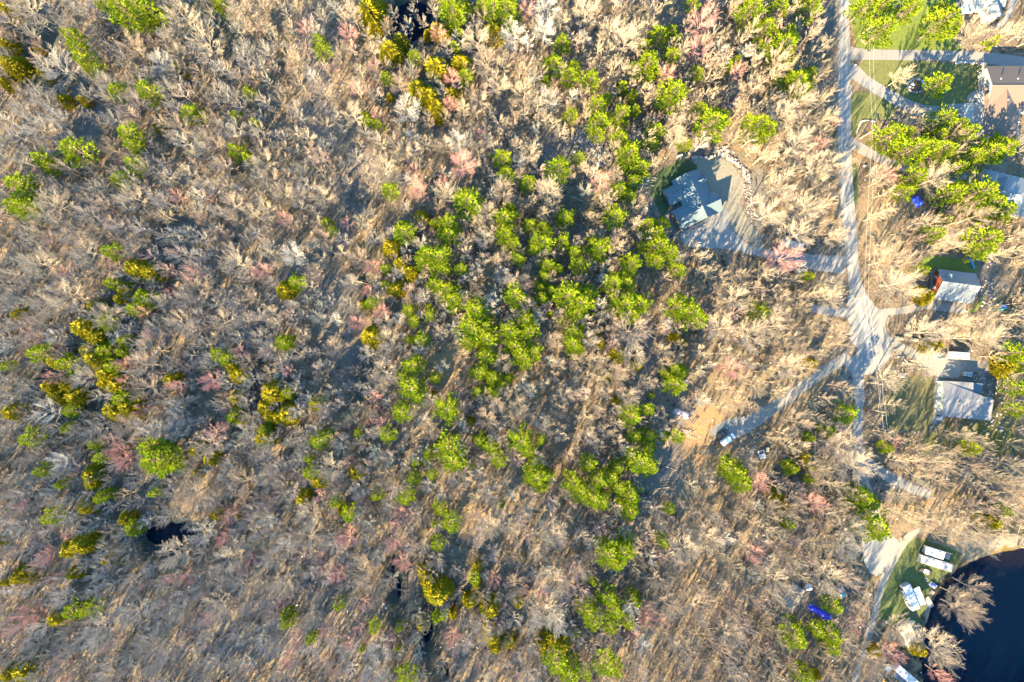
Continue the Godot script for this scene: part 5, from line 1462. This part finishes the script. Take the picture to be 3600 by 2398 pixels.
# ---- ground, roads, lawns, water ---------------------------------------------------------------
func ground() -> void:
	var W := 1600
	var HH := 1120
	var mk := func(freq: float, oct: int, sd: int) -> PackedByteArray:
		var f := FastNoiseLite.new()
		f.seed = sd
		f.frequency = freq
		f.fractal_octaves = oct
		return f.get_image(W, HH, false, false, true).get_data()
	var n1: PackedByteArray = mk.call(0.012, 4, 21)
	var n2: PackedByteArray = mk.call(0.22, 3, 22)
	var n3: PackedByteArray = mk.call(0.045, 3, 23)
	var data := PackedByteArray()
	data.resize(W * HH * 3)
	var a := (lin(0.18 * DIM, 0.128 * DIM, 0.078 * DIM))
	var b := lin(0.105 * DIM, 0.078 * DIM, 0.054 * DIM)
	var c := lin(0.12 * DIM, 0.103 * DIM, 0.088 * DIM)
	for k in W * HH:
		var t := clampf(n3[k] / 255.0 * 1.9 - 0.45, 0.0, 1.0)
		var g := clampf(n1[k] / 255.0 * 2.2 - 0.75, 0.0, 1.0) * 0.75
		var f := 0.72 + 0.52 * n2[k] / 255.0
		var j := k * 3
		data[j] = int(minf(255.0, 255.0 * f * lerpf(lerpf(b.r, a.r, t), c.r, g)))
		data[j + 1] = int(minf(255.0, 255.0 * f * lerpf(lerpf(b.g, a.g, t), c.g, g)))
		data[j + 2] = int(minf(255.0, 255.0 * f * lerpf(lerpf(b.b, a.b, t), c.b, g)))
	var dirt := Color(0.288, 0.166, 0.0792)
	var grey := Color(0.122, 0.112, 0.104)
	var wet := Color(0.0324, 0.0396, 0.036)
	var dark_green_floor := Color(0.0504, 0.0612, 0.0504)  # dark grey-green floor tone
	var gravel := Color(0.216, 0.202, 0.187)
	var grass := Color(0.072, 0.0828, 0.0216)
	for z in [
		[2480, 1475, 85, 55, dirt, 0.85], [2450, 1560, 50, 70, dirt, 0.7], [2390, 1650, 40, 80, dirt, 0.55], [2350, 1700, 60, 50, grey, 0.6], [2340, 1630, 70, 90, grey, 0.7], [2380, 1450, 70, 50, grey, 0.7], [2300, 1400, 50, 60, grey, 0.6],
		[2255, 1250, 40, 200, grey, 0.7], [2230, 1750, 60, 60, grey, 0.5], [2330, 760, 90, 110, grey, 0.7], [2060, 520, 80, 80, grey, 0.75], [1950, 560, 60, 130, grey, 0.7], [2020, 740, 80, 100, dark_green_floor, 0.5], [1880, 620, 50, 80, dark_green_floor, 0.5],
		[1455, 80, 125, 115, wet, 0.9], [576, 1894, 120, 75, wet, 0.9], [560, 2000, 80, 60, dark_green_floor, 0.6], [1390, 2080, 40, 190, wet, 0.8], [1500, 2250, 50, 130, wet, 0.85], [1290, 930, 40, 120, wet, 0.6], [1270, 1340, 40, 90, wet, 0.7], [1690, 860, 30, 40, wet, 0.7], [2030, 980, 40, 30, wet, 0.7], [1620, 1000, 60, 40, dark_green_floor, 0.5],
		[700, 60, 90, 80, dark_green_floor, 0.8], [780, 130, 90, 80, dark_green_floor, 0.7], [860, 190, 60, 60, dark_green_floor, 0.6], [150, 170, 80, 90, dark_green_floor, 0.7], [180, 300, 70, 60, dark_green_floor, 0.7], [110, 90, 80, 60, dark_green_floor, 0.6], [310, 400, 60, 130, grey, 0.7], [260, 1480, 160, 60, dark_green_floor, 0.7], [120, 1340, 90, 100, dark_green_floor, 0.7], [330, 1420, 90, 80, dark_green_floor, 0.6], [240, 1380, 60, 60, wet, 0.4], [420, 1760, 60, 80, dark_green_floor, 0.5],
		[1120, 150, 80, 160, grey, 0.75], [1110, 420, 70, 160, grey, 0.7], [1230, 620, 70, 200, grey, 0.6], [1200, 1150, 90, 200, grey, 0.6], [1030, 1010, 100, 80, grey, 0.7], [880, 1160, 90, 80, grey, 0.6], [640, 860, 120, 90, grey, 0.6], [620, 1460, 80, 60, grey, 0.5], [900, 2150, 260, 180, grey, 0.55], [500, 2200, 260, 140, grey, 0.5], [1100, 2000, 140, 160, grey, 0.5], [650, 2330, 180, 90, grey, 0.5], [150, 1750, 160, 130, grey, 0.4],  # greyer litter of the left woods: shade put into the floor colour
		[1570, 1300, 90, 100, Color(0.247, 0.161, 0.0863), 0.7], [1640, 1750, 200, 60, Color(0.225, 0.15, 0.0825), 0.55], [1950, 1450, 160, 160, Color(0.21, 0.143, 0.0825), 0.45], [2150, 1380, 60, 160, Color(0.21, 0.143, 0.0825), 0.4], [2600, 1640, 130, 60, Color(0.255, 0.173, 0.09), 0.6], [2560, 1900, 240, 240, Color(0.225, 0.165, 0.105), 0.5], [2700, 1250, 260, 240, Color(0.217, 0.158, 0.0938), 0.5], [2780, 500, 170, 260, Color(0.24, 0.176, 0.105), 0.6], [3130, 800, 130, 160, Color(0.24, 0.173, 0.0975), 0.55], [3450, 900, 160, 120, Color(0.225, 0.169, 0.105), 0.5], [3300, 1800, 200, 140, Color(0.24, 0.176, 0.112), 0.5],  # sunlit floor patches: the sunlight is put into a paler litter colour
		[2900, 90, 70, 110, grey, 0.6], [2500, 545, 110, 35, grey, 0.7], [2660, 700, 40, 140, grey, 0.8], [3480, 1000, 70, 90, grey, 0.6], [3420, 920, 60, 35, grey, 0.8], [3540, 1080, 60, 50, dark_green_floor, 0.7], [3480, 1320, 110, 60, grey, 0.8], [3420, 1290, 100, 30, gravel, 0.7], [3400, 1550, 200, 60, grass, 0.6], [3500, 1480, 80, 100, grass, 0.5], [3080, 1700, 60, 50, grey, 0.7], [3180, 1720, 120, 50, grey, 0.6], [3420, 1650, 60, 26, gravel, 0.7], [3480, 1700, 90, 60, grey, 0.5], [3560, 1240, 50, 70, grey, 0.5], [3450, 730, 130, 26, gravel, 0.6], [3480, 590, 60, 40, gravel, 0.5], [2820, 2100, 50, 60, grey, 0.6], [3010, 1960, 90, 100, dark_green_floor, 0.7], [2960, 2020, 60, 60, dark_green_floor, 0.6], [3270, 2290, 60, 60, dark_green_floor, 0.5],
		[3700, 2300, 480, 460, Color(0.012, 0.02, 0.018), 1.0], [3440, 1935, 140, 40, Color(0.255, 0.203, 0.128), 0.9], [3520, 1905, 130, 26, Color(0.3, 0.247, 0.18), 0.9], [3560, 1960, 90, 40, Color(0.12, 0.0788, 0.0225), 0.85], [3370, 1990, 40, 24, Color(0.165, 0.12, 0.0525), 0.8], [3262, 2150, 12, 60, Color(0.24, 0.21, 0.173), 0.8],
		[3170, 1235, 110, 22, gravel, 0.45], [3110, 1205, 40, 50, gravel, 0.4], [2985, 1330, 40, 40, gravel, 0.4], [2945, 300, 14, 420, Color(0.195, 0.173, 0.143), 0.6], [2955, 820, 16, 260, Color(0.195, 0.173, 0.143), 0.5]]:
		zone(data, W, HH, n3, z[0], z[1], z[2], z[3], z[4], z[5])
	var im := Image.create_from_data(W, HH, false, Image.FORMAT_RGB8, data)
	var hf := FastNoiseLite.new()
	hf.seed = 31
	hf.frequency = 0.16
	hf.fractal_octaves = 4
	var m := StandardMaterial3D.new()
	m.resource_name = "forest_floor"
	m.albedo_texture = ImageTexture.create_from_image(im)
	m.roughness = 0.95
	m.metallic_specular = 0.2
	m.heightmap_enabled = true
	m.heightmap_texture = ImageTexture.create_from_image(hf.get_image(W, HH, false, false, true))
	m.heightmap_scale = 16.0
	# the sheet: a 2 m grid with the dips of creek, ponds and lake
	var nx := 200
	var nz := 140
	var v := PackedVector3Array()
	var uv := PackedVector2Array()
	var idx := PackedInt32Array()
	for z in nz + 1:
		for x in nx + 1:
			var px := -200.0 + 400.0 * x / nx
			var pz := -140.0 + 280.0 * z / nz
			v.append(Vector3(px, ground_y(px, pz), pz))
			uv.append(Vector2(float(x) / nx, float(z) / nz))
	for z in nz:
		for x in nx:
			var k := z * (nx + 1) + x
			idx.append_array([k, k + 1, k + nx + 1, k + 1, k + nx + 2, k + nx + 1])
	var nrm := PackedVector3Array()
	nrm.resize(v.size())
	for k in range(0, idx.size(), 3):
		var fn := (v[idx[k + 2]] - v[idx[k]]).cross(v[idx[k + 1]] - v[idx[k]])
		for q in 3:
			nrm[idx[k + q]] += fn
	for k in nrm.size():
		nrm[k] = nrm[k].normalized()
	var arr := []
	arr.resize(Mesh.ARRAY_MAX)
	arr[Mesh.ARRAY_VERTEX] = v
	arr[Mesh.ARRAY_NORMAL] = nrm
	arr[Mesh.ARRAY_TEX_UV] = uv
	arr[Mesh.ARRAY_INDEX] = idx
	var am := ArrayMesh.new()
	am.add_surface_from_arrays(Mesh.PRIMITIVE_TRIANGLES, arr)
	struct("ground", am, m)
	# beyond the wood: plain ground out to the horizon
	var far := MB.new()
	var R := 4000.0
	for q in [[-R, -R, R, -140.0], [-R, 140.0, R, R], [-R, -140.0, -200.0, 140.0], [200.0, -140.0, R, 140.0]]:
		far.quad(Vector3(q[0], 0, q[1]), Vector3(q[2], 0, q[1]), Vector3(q[2], 0, q[3]), Vector3(q[0], 0, q[3]), Vector3.UP)
	struct("ground", far.mesh(), mat("far_floor", 0.2, 0.15, 0.1, 0.95, grain(0.01, 0.6, 1.0, 4, 33), 0.01))

func paving() -> void:
	var gravel := mat("road_gravel", 0.205, 0.195, 0.185, 0.92, grain(0.05, 0.72, 1.0, 5, 41), 0.09)
	var track := mat("wheel_track", 0.245, 0.235, 0.225, 0.92, grain(0.06, 0.78, 1.0, 5, 42), 0.11)
	var lane := mat("lane_gravel", 0.215, 0.195, 0.17, 0.92, grain(0.05, 0.7, 1.0, 5, 43), 0.1)
	var asphalt := mat("old_asphalt", 0.18, 0.172, 0.168, 0.9, grain(0.03, 0.8, 1.0, 5, 44), 0.1)
	var main := rv([2966, -80, 16, 2968, 60, 17, 2969, 200, 21, 2970, 400, 22, 2970, 520, 23, 2976, 650, 23, 2988, 800, 24, 2996, 900, 21, 3008, 1000, 24, 3028, 1080, 36])
	ribbon("road", main, 0.020, gravel)
	for s in [-0.42, 0.42]:
		ribbon("wheel_track", main.slice(0, 9), 0.026, track, s, 2.0, 0.17, false)
	sheet("gravel_turnaround", pv([2982, 1038, 2988, 1181, 3018, 1234, 2973, 1276, 2991, 1306, 3051, 1318, 3098, 1294, 3134, 1240, 3119, 1187, 3113, 1133, 3128, 1097, 3086, 1086, 3045, 1038]), 0.030, gravel, 8.0, 5.0)
	ribbon("wheel_track", rv([3010, 1040, 10, 3040, 1150, 14, 3060, 1230, 10, 3040, 1300, 6]), 0.036, track, 0.0, 5.0, 0.8, false)
	ribbon("lane", rv([2985, 1250, 16, 2961, 1264, 17, 2890, 1312, 17, 2807, 1371, 18, 2723, 1431, 20, 2658, 1476, 23, 2600, 1500, 33, 2545, 1512, 30, 2497, 1524, 11]), 0.024, lane, 0.0, 4.0)
	ribbon("driveway", rv([3085, 1105, 16, 3110, 1097, 12, 3182, 1091, 12, 3259, 1071, 17, 3330, 1074, 22, 3395, 1085, 20]), 0.024, lane)
	ribbon("driveway", rv([3100, 1185, 16, 3130, 1196, 12, 3176, 1222, 13, 3259, 1276, 24, 3330, 1294, 38, 3376, 1282, 34]), 0.024, lane, 0.0, 5.0)
	ribbon("driveway", rv([3300, 1330, 9, 3292, 1380, 8, 3290, 1440, 7, 3285, 1490, 9]), 0.034, gravel, 0.0, 3.0)
	ribbon("road", rv([3015, 1306, 20, 3021, 1395, 18, 3015, 1502, 17, 3027, 1637, 17, 3062, 1768, 17, 3104, 1880, 22, 3110, 1930, 20]), 0.020, gravel, 0.0, 4.0)
	ribbon("road", rv([3020, 1600, 16, 3116, 1672, 17, 3187, 1708, 16, 3270, 1740, 14]), 0.026, gravel, 0.0, 5.0)
	sheet("gravel_lot", pv([1400, 660, 1480, 630, 1570, 640, 1620, 690, 1570, 790, 1500, 880, 1440, 860, 1400, 760], 2200, 1500, 1.681), 0.032, gravel, 8.0, 6.0)
	ribbon("lane", rv([3240, 1862, 8, 3205, 1880, 12, 3164, 1928, 14, 3128, 1994, 14, 3098, 2065, 12, 3080, 2142, 11, 3057, 2226, 12, 3027, 2321, 12, 3003, 2398, 12, 2990, 2460, 12]), 0.040, lane, 0.0, 3.0)
	# drives of the upper right houses
	ribbon("driveway", rv([2990, 187, 24, 3030, 190, 20, 3152, 193, 18, 3330, 196, 18, 3479, 205, 20, 3600, 223, 22, 3720, 250, 22]), 0.026, asphalt, 0.0, 1.5)
	ribbon("driveway", rv([2985, 245, 26, 3010, 258, 24, 3045, 286, 20, 3122, 333, 20, 3211, 379, 21, 3289, 397, 24, 3350, 395, 30, 3395, 395, 32]), 0.032, asphalt, 0.0, 1.5)
	sheet("concrete_pad", pv([3391, 362, 3447, 363, 3462, 378, 3450, 458, 3427, 457, 3411, 439, 3388, 420]), 0.038, mat("concrete", 0.34, 0.34, 0.33, 0.85, grain(0.02, 0.85, 1.0, 4, 45), 0.2), 0.0)
	sheet("stone_path", pv([3398, 352, 3408, 332, 3430, 316, 3462, 308, 3468, 330, 3440, 345, 3420, 362]), 0.036, mat("path_stone", 0.24, 0.245, 0.24, 0.9, grain(0.09, 0.6, 1.0, 3, 46), 0.5))
	ribbon("driveway", rv([2985, 498, 22, 3010, 513, 19, 3063, 541, 17, 3140, 577, 16, 3223, 603, 15, 3330, 620, 15, 3440, 630, 24]), 0.026, asphalt, 0.0, 2.0)
	ribbon("path", rv([3372, -30, 10, 3374, 30, 11, 3384, 84, 9]), 0.026, asphalt, 0.0, 2.0)
	ribbon("path", rv([3570, -10, 12, 3550, 40, 10, 3528, 78, 9, 3496, 100, 7]), 0.026, asphalt, 0.0, 2.0)
	# the dark house's drive
	sheet("driveway", pv([590, 1235, 830, 1110, 1150, 905, 1215, 950, 1245, 1180, 1480, 1400, 1640, 1470, 1570, 1530, 1150, 1465, 700, 1450, 560, 1330], 2250, 500, 3.92), 0.030, asphalt, 8.0, 2.5)
	ribbon("driveway", rv([2620, 876, 16, 2705, 893, 14, 2795, 907, 20, 2884, 925, 28, 2975, 931, 31]), 0.036, asphalt, 0.0, 3.0)
	ribbon("driveway", rv([2850, 1082, 14, 2905, 1092, 15, 2985, 1100, 17]), 0.026, asphalt, 0.0, 3.0)
	# lawns
	var rich := mat("green_lawn", 0.10, 0.135, 0.012, 0.95, grain(0.02, 0.6, 1.0, 5, 51), 0.06)
	var lawn := mat("spring_lawn", 0.105, 0.112, 0.026, 0.95, grain(0.025, 0.55, 1.0, 5, 52), 0.05)
	var dry := mat("dry_yard", 0.185, 0.168, 0.132, 0.95, grain(0.03, 0.6, 1.0, 5, 53), 0.06)
	var deep := mat("shade_painted_lawn", 0.035, 0.062, 0.016, 0.95, grain(0.04, 0.55, 1.0, 4, 54), 0.08)  # lawn green darkened: tree shade is put into the colour
	var olive := mat("olive_yard", 0.10, 0.09, 0.032, 0.95, grain(0.03, 0.5, 1.0, 5, 55), 0.05)
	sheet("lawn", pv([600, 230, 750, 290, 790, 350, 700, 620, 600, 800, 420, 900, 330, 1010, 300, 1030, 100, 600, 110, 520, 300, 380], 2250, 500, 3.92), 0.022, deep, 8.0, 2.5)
	sheet("yard", pv([745, 232, 900, 222, 1080, 212, 1260, 300, 1400, 480, 1455, 600, 1380, 800, 1400, 900, 1500, 1080, 1720, 1420, 1600, 1450, 1240, 1180, 1180, 920, 990, 900, 800, 600], 2250, 500, 3.92), 0.016, dry, 8.0, 3.0)
	sheet("lawn", pv([1322, -40, 1960, -40, 1962, 200, 1975, 296, 1700, 294, 1400, 288, 1362, 262, 1340, 150], 2200, 0, 1.681), 0.016, rich, 8.0, 2.5)
	sheet("lawn", pv([1400, 362, 1500, 346, 1700, 356, 1950, 380, 2140, 392, 2125, 520, 2010, 615, 1850, 632, 1700, 610, 1550, 528, 1420, 455, 1382, 405], 2200, 0, 1.681), 0.016, lawn, 8.0, 2.0)
	sheet("lawn", pv([1338, 560, 1400, 538, 1500, 568, 1600, 640, 1560, 705, 1440, 708, 1375, 780, 1350, 832, 1332, 750], 2200, 0, 1.681), 0.016, lawn, 8.0, 2.0)
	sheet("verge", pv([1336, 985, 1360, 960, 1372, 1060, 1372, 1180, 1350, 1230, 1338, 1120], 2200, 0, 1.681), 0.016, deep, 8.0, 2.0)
	sheet("lawn", pv([1735, 215, 1785, 168, 1900, 172, 2060, 200, 2080, 260, 1950, 262, 1850, 255, 1790, 285, 1740, 250], 2200, 800, 1.681), 0.016, rich, 8.0, 3.0)
	sheet("lawn", pv([2060, 470, 2125, 385, 2110, 450, 2060, 500, 2000, 490], 2200, 800, 1.681), 0.016, rich, 8.0, 2.0)
	sheet("yard", pv([1590, 905, 1690, 880, 1800, 886, 1826, 1000, 1812, 1140, 1750, 1205, 1570, 1190, 1520, 1100, 1555, 980], 2200, 800, 1.681), 0.016, olive, 8.0, 6.0)
	sheet("lawn", pv([1640, 715, 1700, 660, 1830, 690, 1985, 752, 1930, 845, 1850, 905, 1800, 985, 1780, 1060, 1745, 1140, 1700, 1225, 1600, 1190, 1490, 1115, 1512, 1000, 1570, 850], 2200, 1500, 1.681), 0.016, mat("lake_lawn", 0.08, 0.10, 0.02, 0.95, grain(0.02, 0.5, 1.0, 5, 56), 0.06), 8.0, 3.0)
	# no trees inside the houses or trailers
	for q in [[2310, 560, 2560, 560, 2560, 830, 2310, 830], [3380, 220, 3650, 220, 3650, 480, 3380, 480], [3370, -40, 3600, -40, 3600, 70, 3370, 70], [3440, 575, 3650, 590, 3650, 760, 3440, 740], [3260, 940, 3480, 940, 3480, 1075, 3260, 1075], [3290, 1320, 3500, 1320, 3500, 1490, 3290, 1490], [3215, 1905, 3350, 1905, 3350, 2010, 3215, 2010], [3140, 2040, 3250, 2040, 3250, 2150, 3140, 2150], [2840, 2115, 2930, 2115, 2930, 2190, 2840, 2190], [3140, 2190, 3225, 2190, 3225, 2280, 3140, 2280], [3100, 2320, 3230, 2320, 3230, 2420, 3100, 2420], [3290, 1225, 3410, 1225, 3410, 1330, 3290, 1330], [3200, 685, 3250, 685, 3250, 735, 3200, 735], [2720, 840, 2830, 840, 2830, 895, 2720, 895], [2370, 535, 2405, 535, 2405, 565, 2370, 565], [2655, 1570, 2710, 1570, 2710, 1625, 2655, 1625]]:
		nogo.append(pv(q))

func water() -> void:
	var m := StandardMaterial3D.new()
	m.resource_name = "lake_water"
	m.transparency = BaseMaterial3D.TRANSPARENCY_ALPHA
	m.albedo_color = Color(lin(0.0, 0.0026, 0.011), 0.78)
	m.roughness = 0.06
	m.metallic_specular = 0.11
	var out := PackedVector2Array()
	var c := Vector2(3700, 2300)
	for p in lake:
		out.append(p + (p - c).normalized() * 22.0)
	sheet("lake_water", out, -0.14, m, 0.0, 0.0, false)
	for o in pools:
		var ring := PackedVector2Array()
		for k in 20:
			ring.append(Vector2(o.x + cos(k * TAU / 20) * o.z * 1.7, o.y + sin(k * TAU / 20) * o.w * 1.7))
		sheet("pond_water", ring, -3.35, m, 0.0, 0.0, false)

func _ready() -> void:
	var cam := Camera3D.new()
	cam.name = "camera"
	cam.fov = 53.1
	cam.near = 1.0
	cam.far = 9000.0
	cam.position = Vector3(0, H, 0)
	cam.rotation_degrees = Vector3(-90, 0, 0)
	add_child(cam)
	cam.current = true
	var env := Environment.new()
	env.background_mode = Environment.BG_SKY
	var sky := ProceduralSkyMaterial.new()
	sky.sky_top_color = Color(0.26, 0.44, 0.60)
	sky.sky_horizon_color = Color(0.66, 0.68, 0.68)
	sky.sky_curve = 0.16
	sky.ground_bottom_color = Color(0.2, 0.17, 0.13)
	sky.ground_horizon_color = Color(0.45, 0.5, 0.55)
	sky.sky_energy_multiplier = 1.0
	env.sky = Sky.new()
	env.sky.sky_material = sky
	env.tonemap_mode = Environment.TONE_MAPPER_LINEAR
	env.tonemap_exposure = 10.2
	env.sdfgi_enabled = true
	env.ssao_enabled = true
	env.ssil_enabled = true
	var we := WorldEnvironment.new()
	we.name = "world"
	we.environment = env
	add_child(we)
	var sun := DirectionalLight3D.new()
	sun.name = "sun"
	sun.light_color = Color(1.0, 0.90, 0.70)
	sun.light_energy = 1.6
	sun.light_angular_distance = 0.5
	sun.shadow_enabled = true
	var e := deg_to_rad(SUN_UP)
	sun.basis = Basis.looking_at(Vector3(0.5 * cos(e), -sin(e), -0.866 * cos(e)), Vector3.UP)
	add_child(sun)

	rng.seed = 5
	lowf.seed = 3
	lowf.frequency = 0.014
	lowf.fractal_octaves = 3
	midf.seed = 4
	midf.frequency = 0.07
	midf.fractal_octaves = 2
	edge.seed = 6
	edge.frequency = 0.035
	edge.fractal_octaves = 3
	pools = [Vector4(1450, 60, 78, 70), Vector4(590, 1890, 90, 42), Vector4(1378, 1990, 8, 34), Vector4(1400, 2080, 9, 36), Vector4(1500, 2235, 13, 46), Vector4(1560, 2370, 13, 36)]
	creek = [[Vector2(1440, 150), Vector2(1300, 420), Vector2(1240, 760), Vector2(1290, 960), Vector2(1262, 1340), Vector2(1320, 1700), Vector2(1378, 1990), Vector2(1500, 2235), Vector2(1570, 2420)], [Vector2(1960, 280), Vector2(1965, 560), Vector2(2010, 760), Vector2(2080, 900)], [Vector2(60, 1180), Vector2(170, 1420), Vector2(400, 1600), Vector2(590, 1890)]]
	lake = pv([2420, 690, 2290, 722, 2140, 752, 2040, 792, 1945, 842, 1905, 890, 1850, 950, 1812, 1030, 1790, 1100, 1768, 1165, 1738, 1235, 1722, 1310, 1742, 1420, 1755, 1560, 1800, 1700, 2600, 1700, 2600, 690], 2200, 1500, 1.681)
	paving()
	water()
	ground()
	houses()
	yard()
	woods()
	undergrowth()
	write_labels()
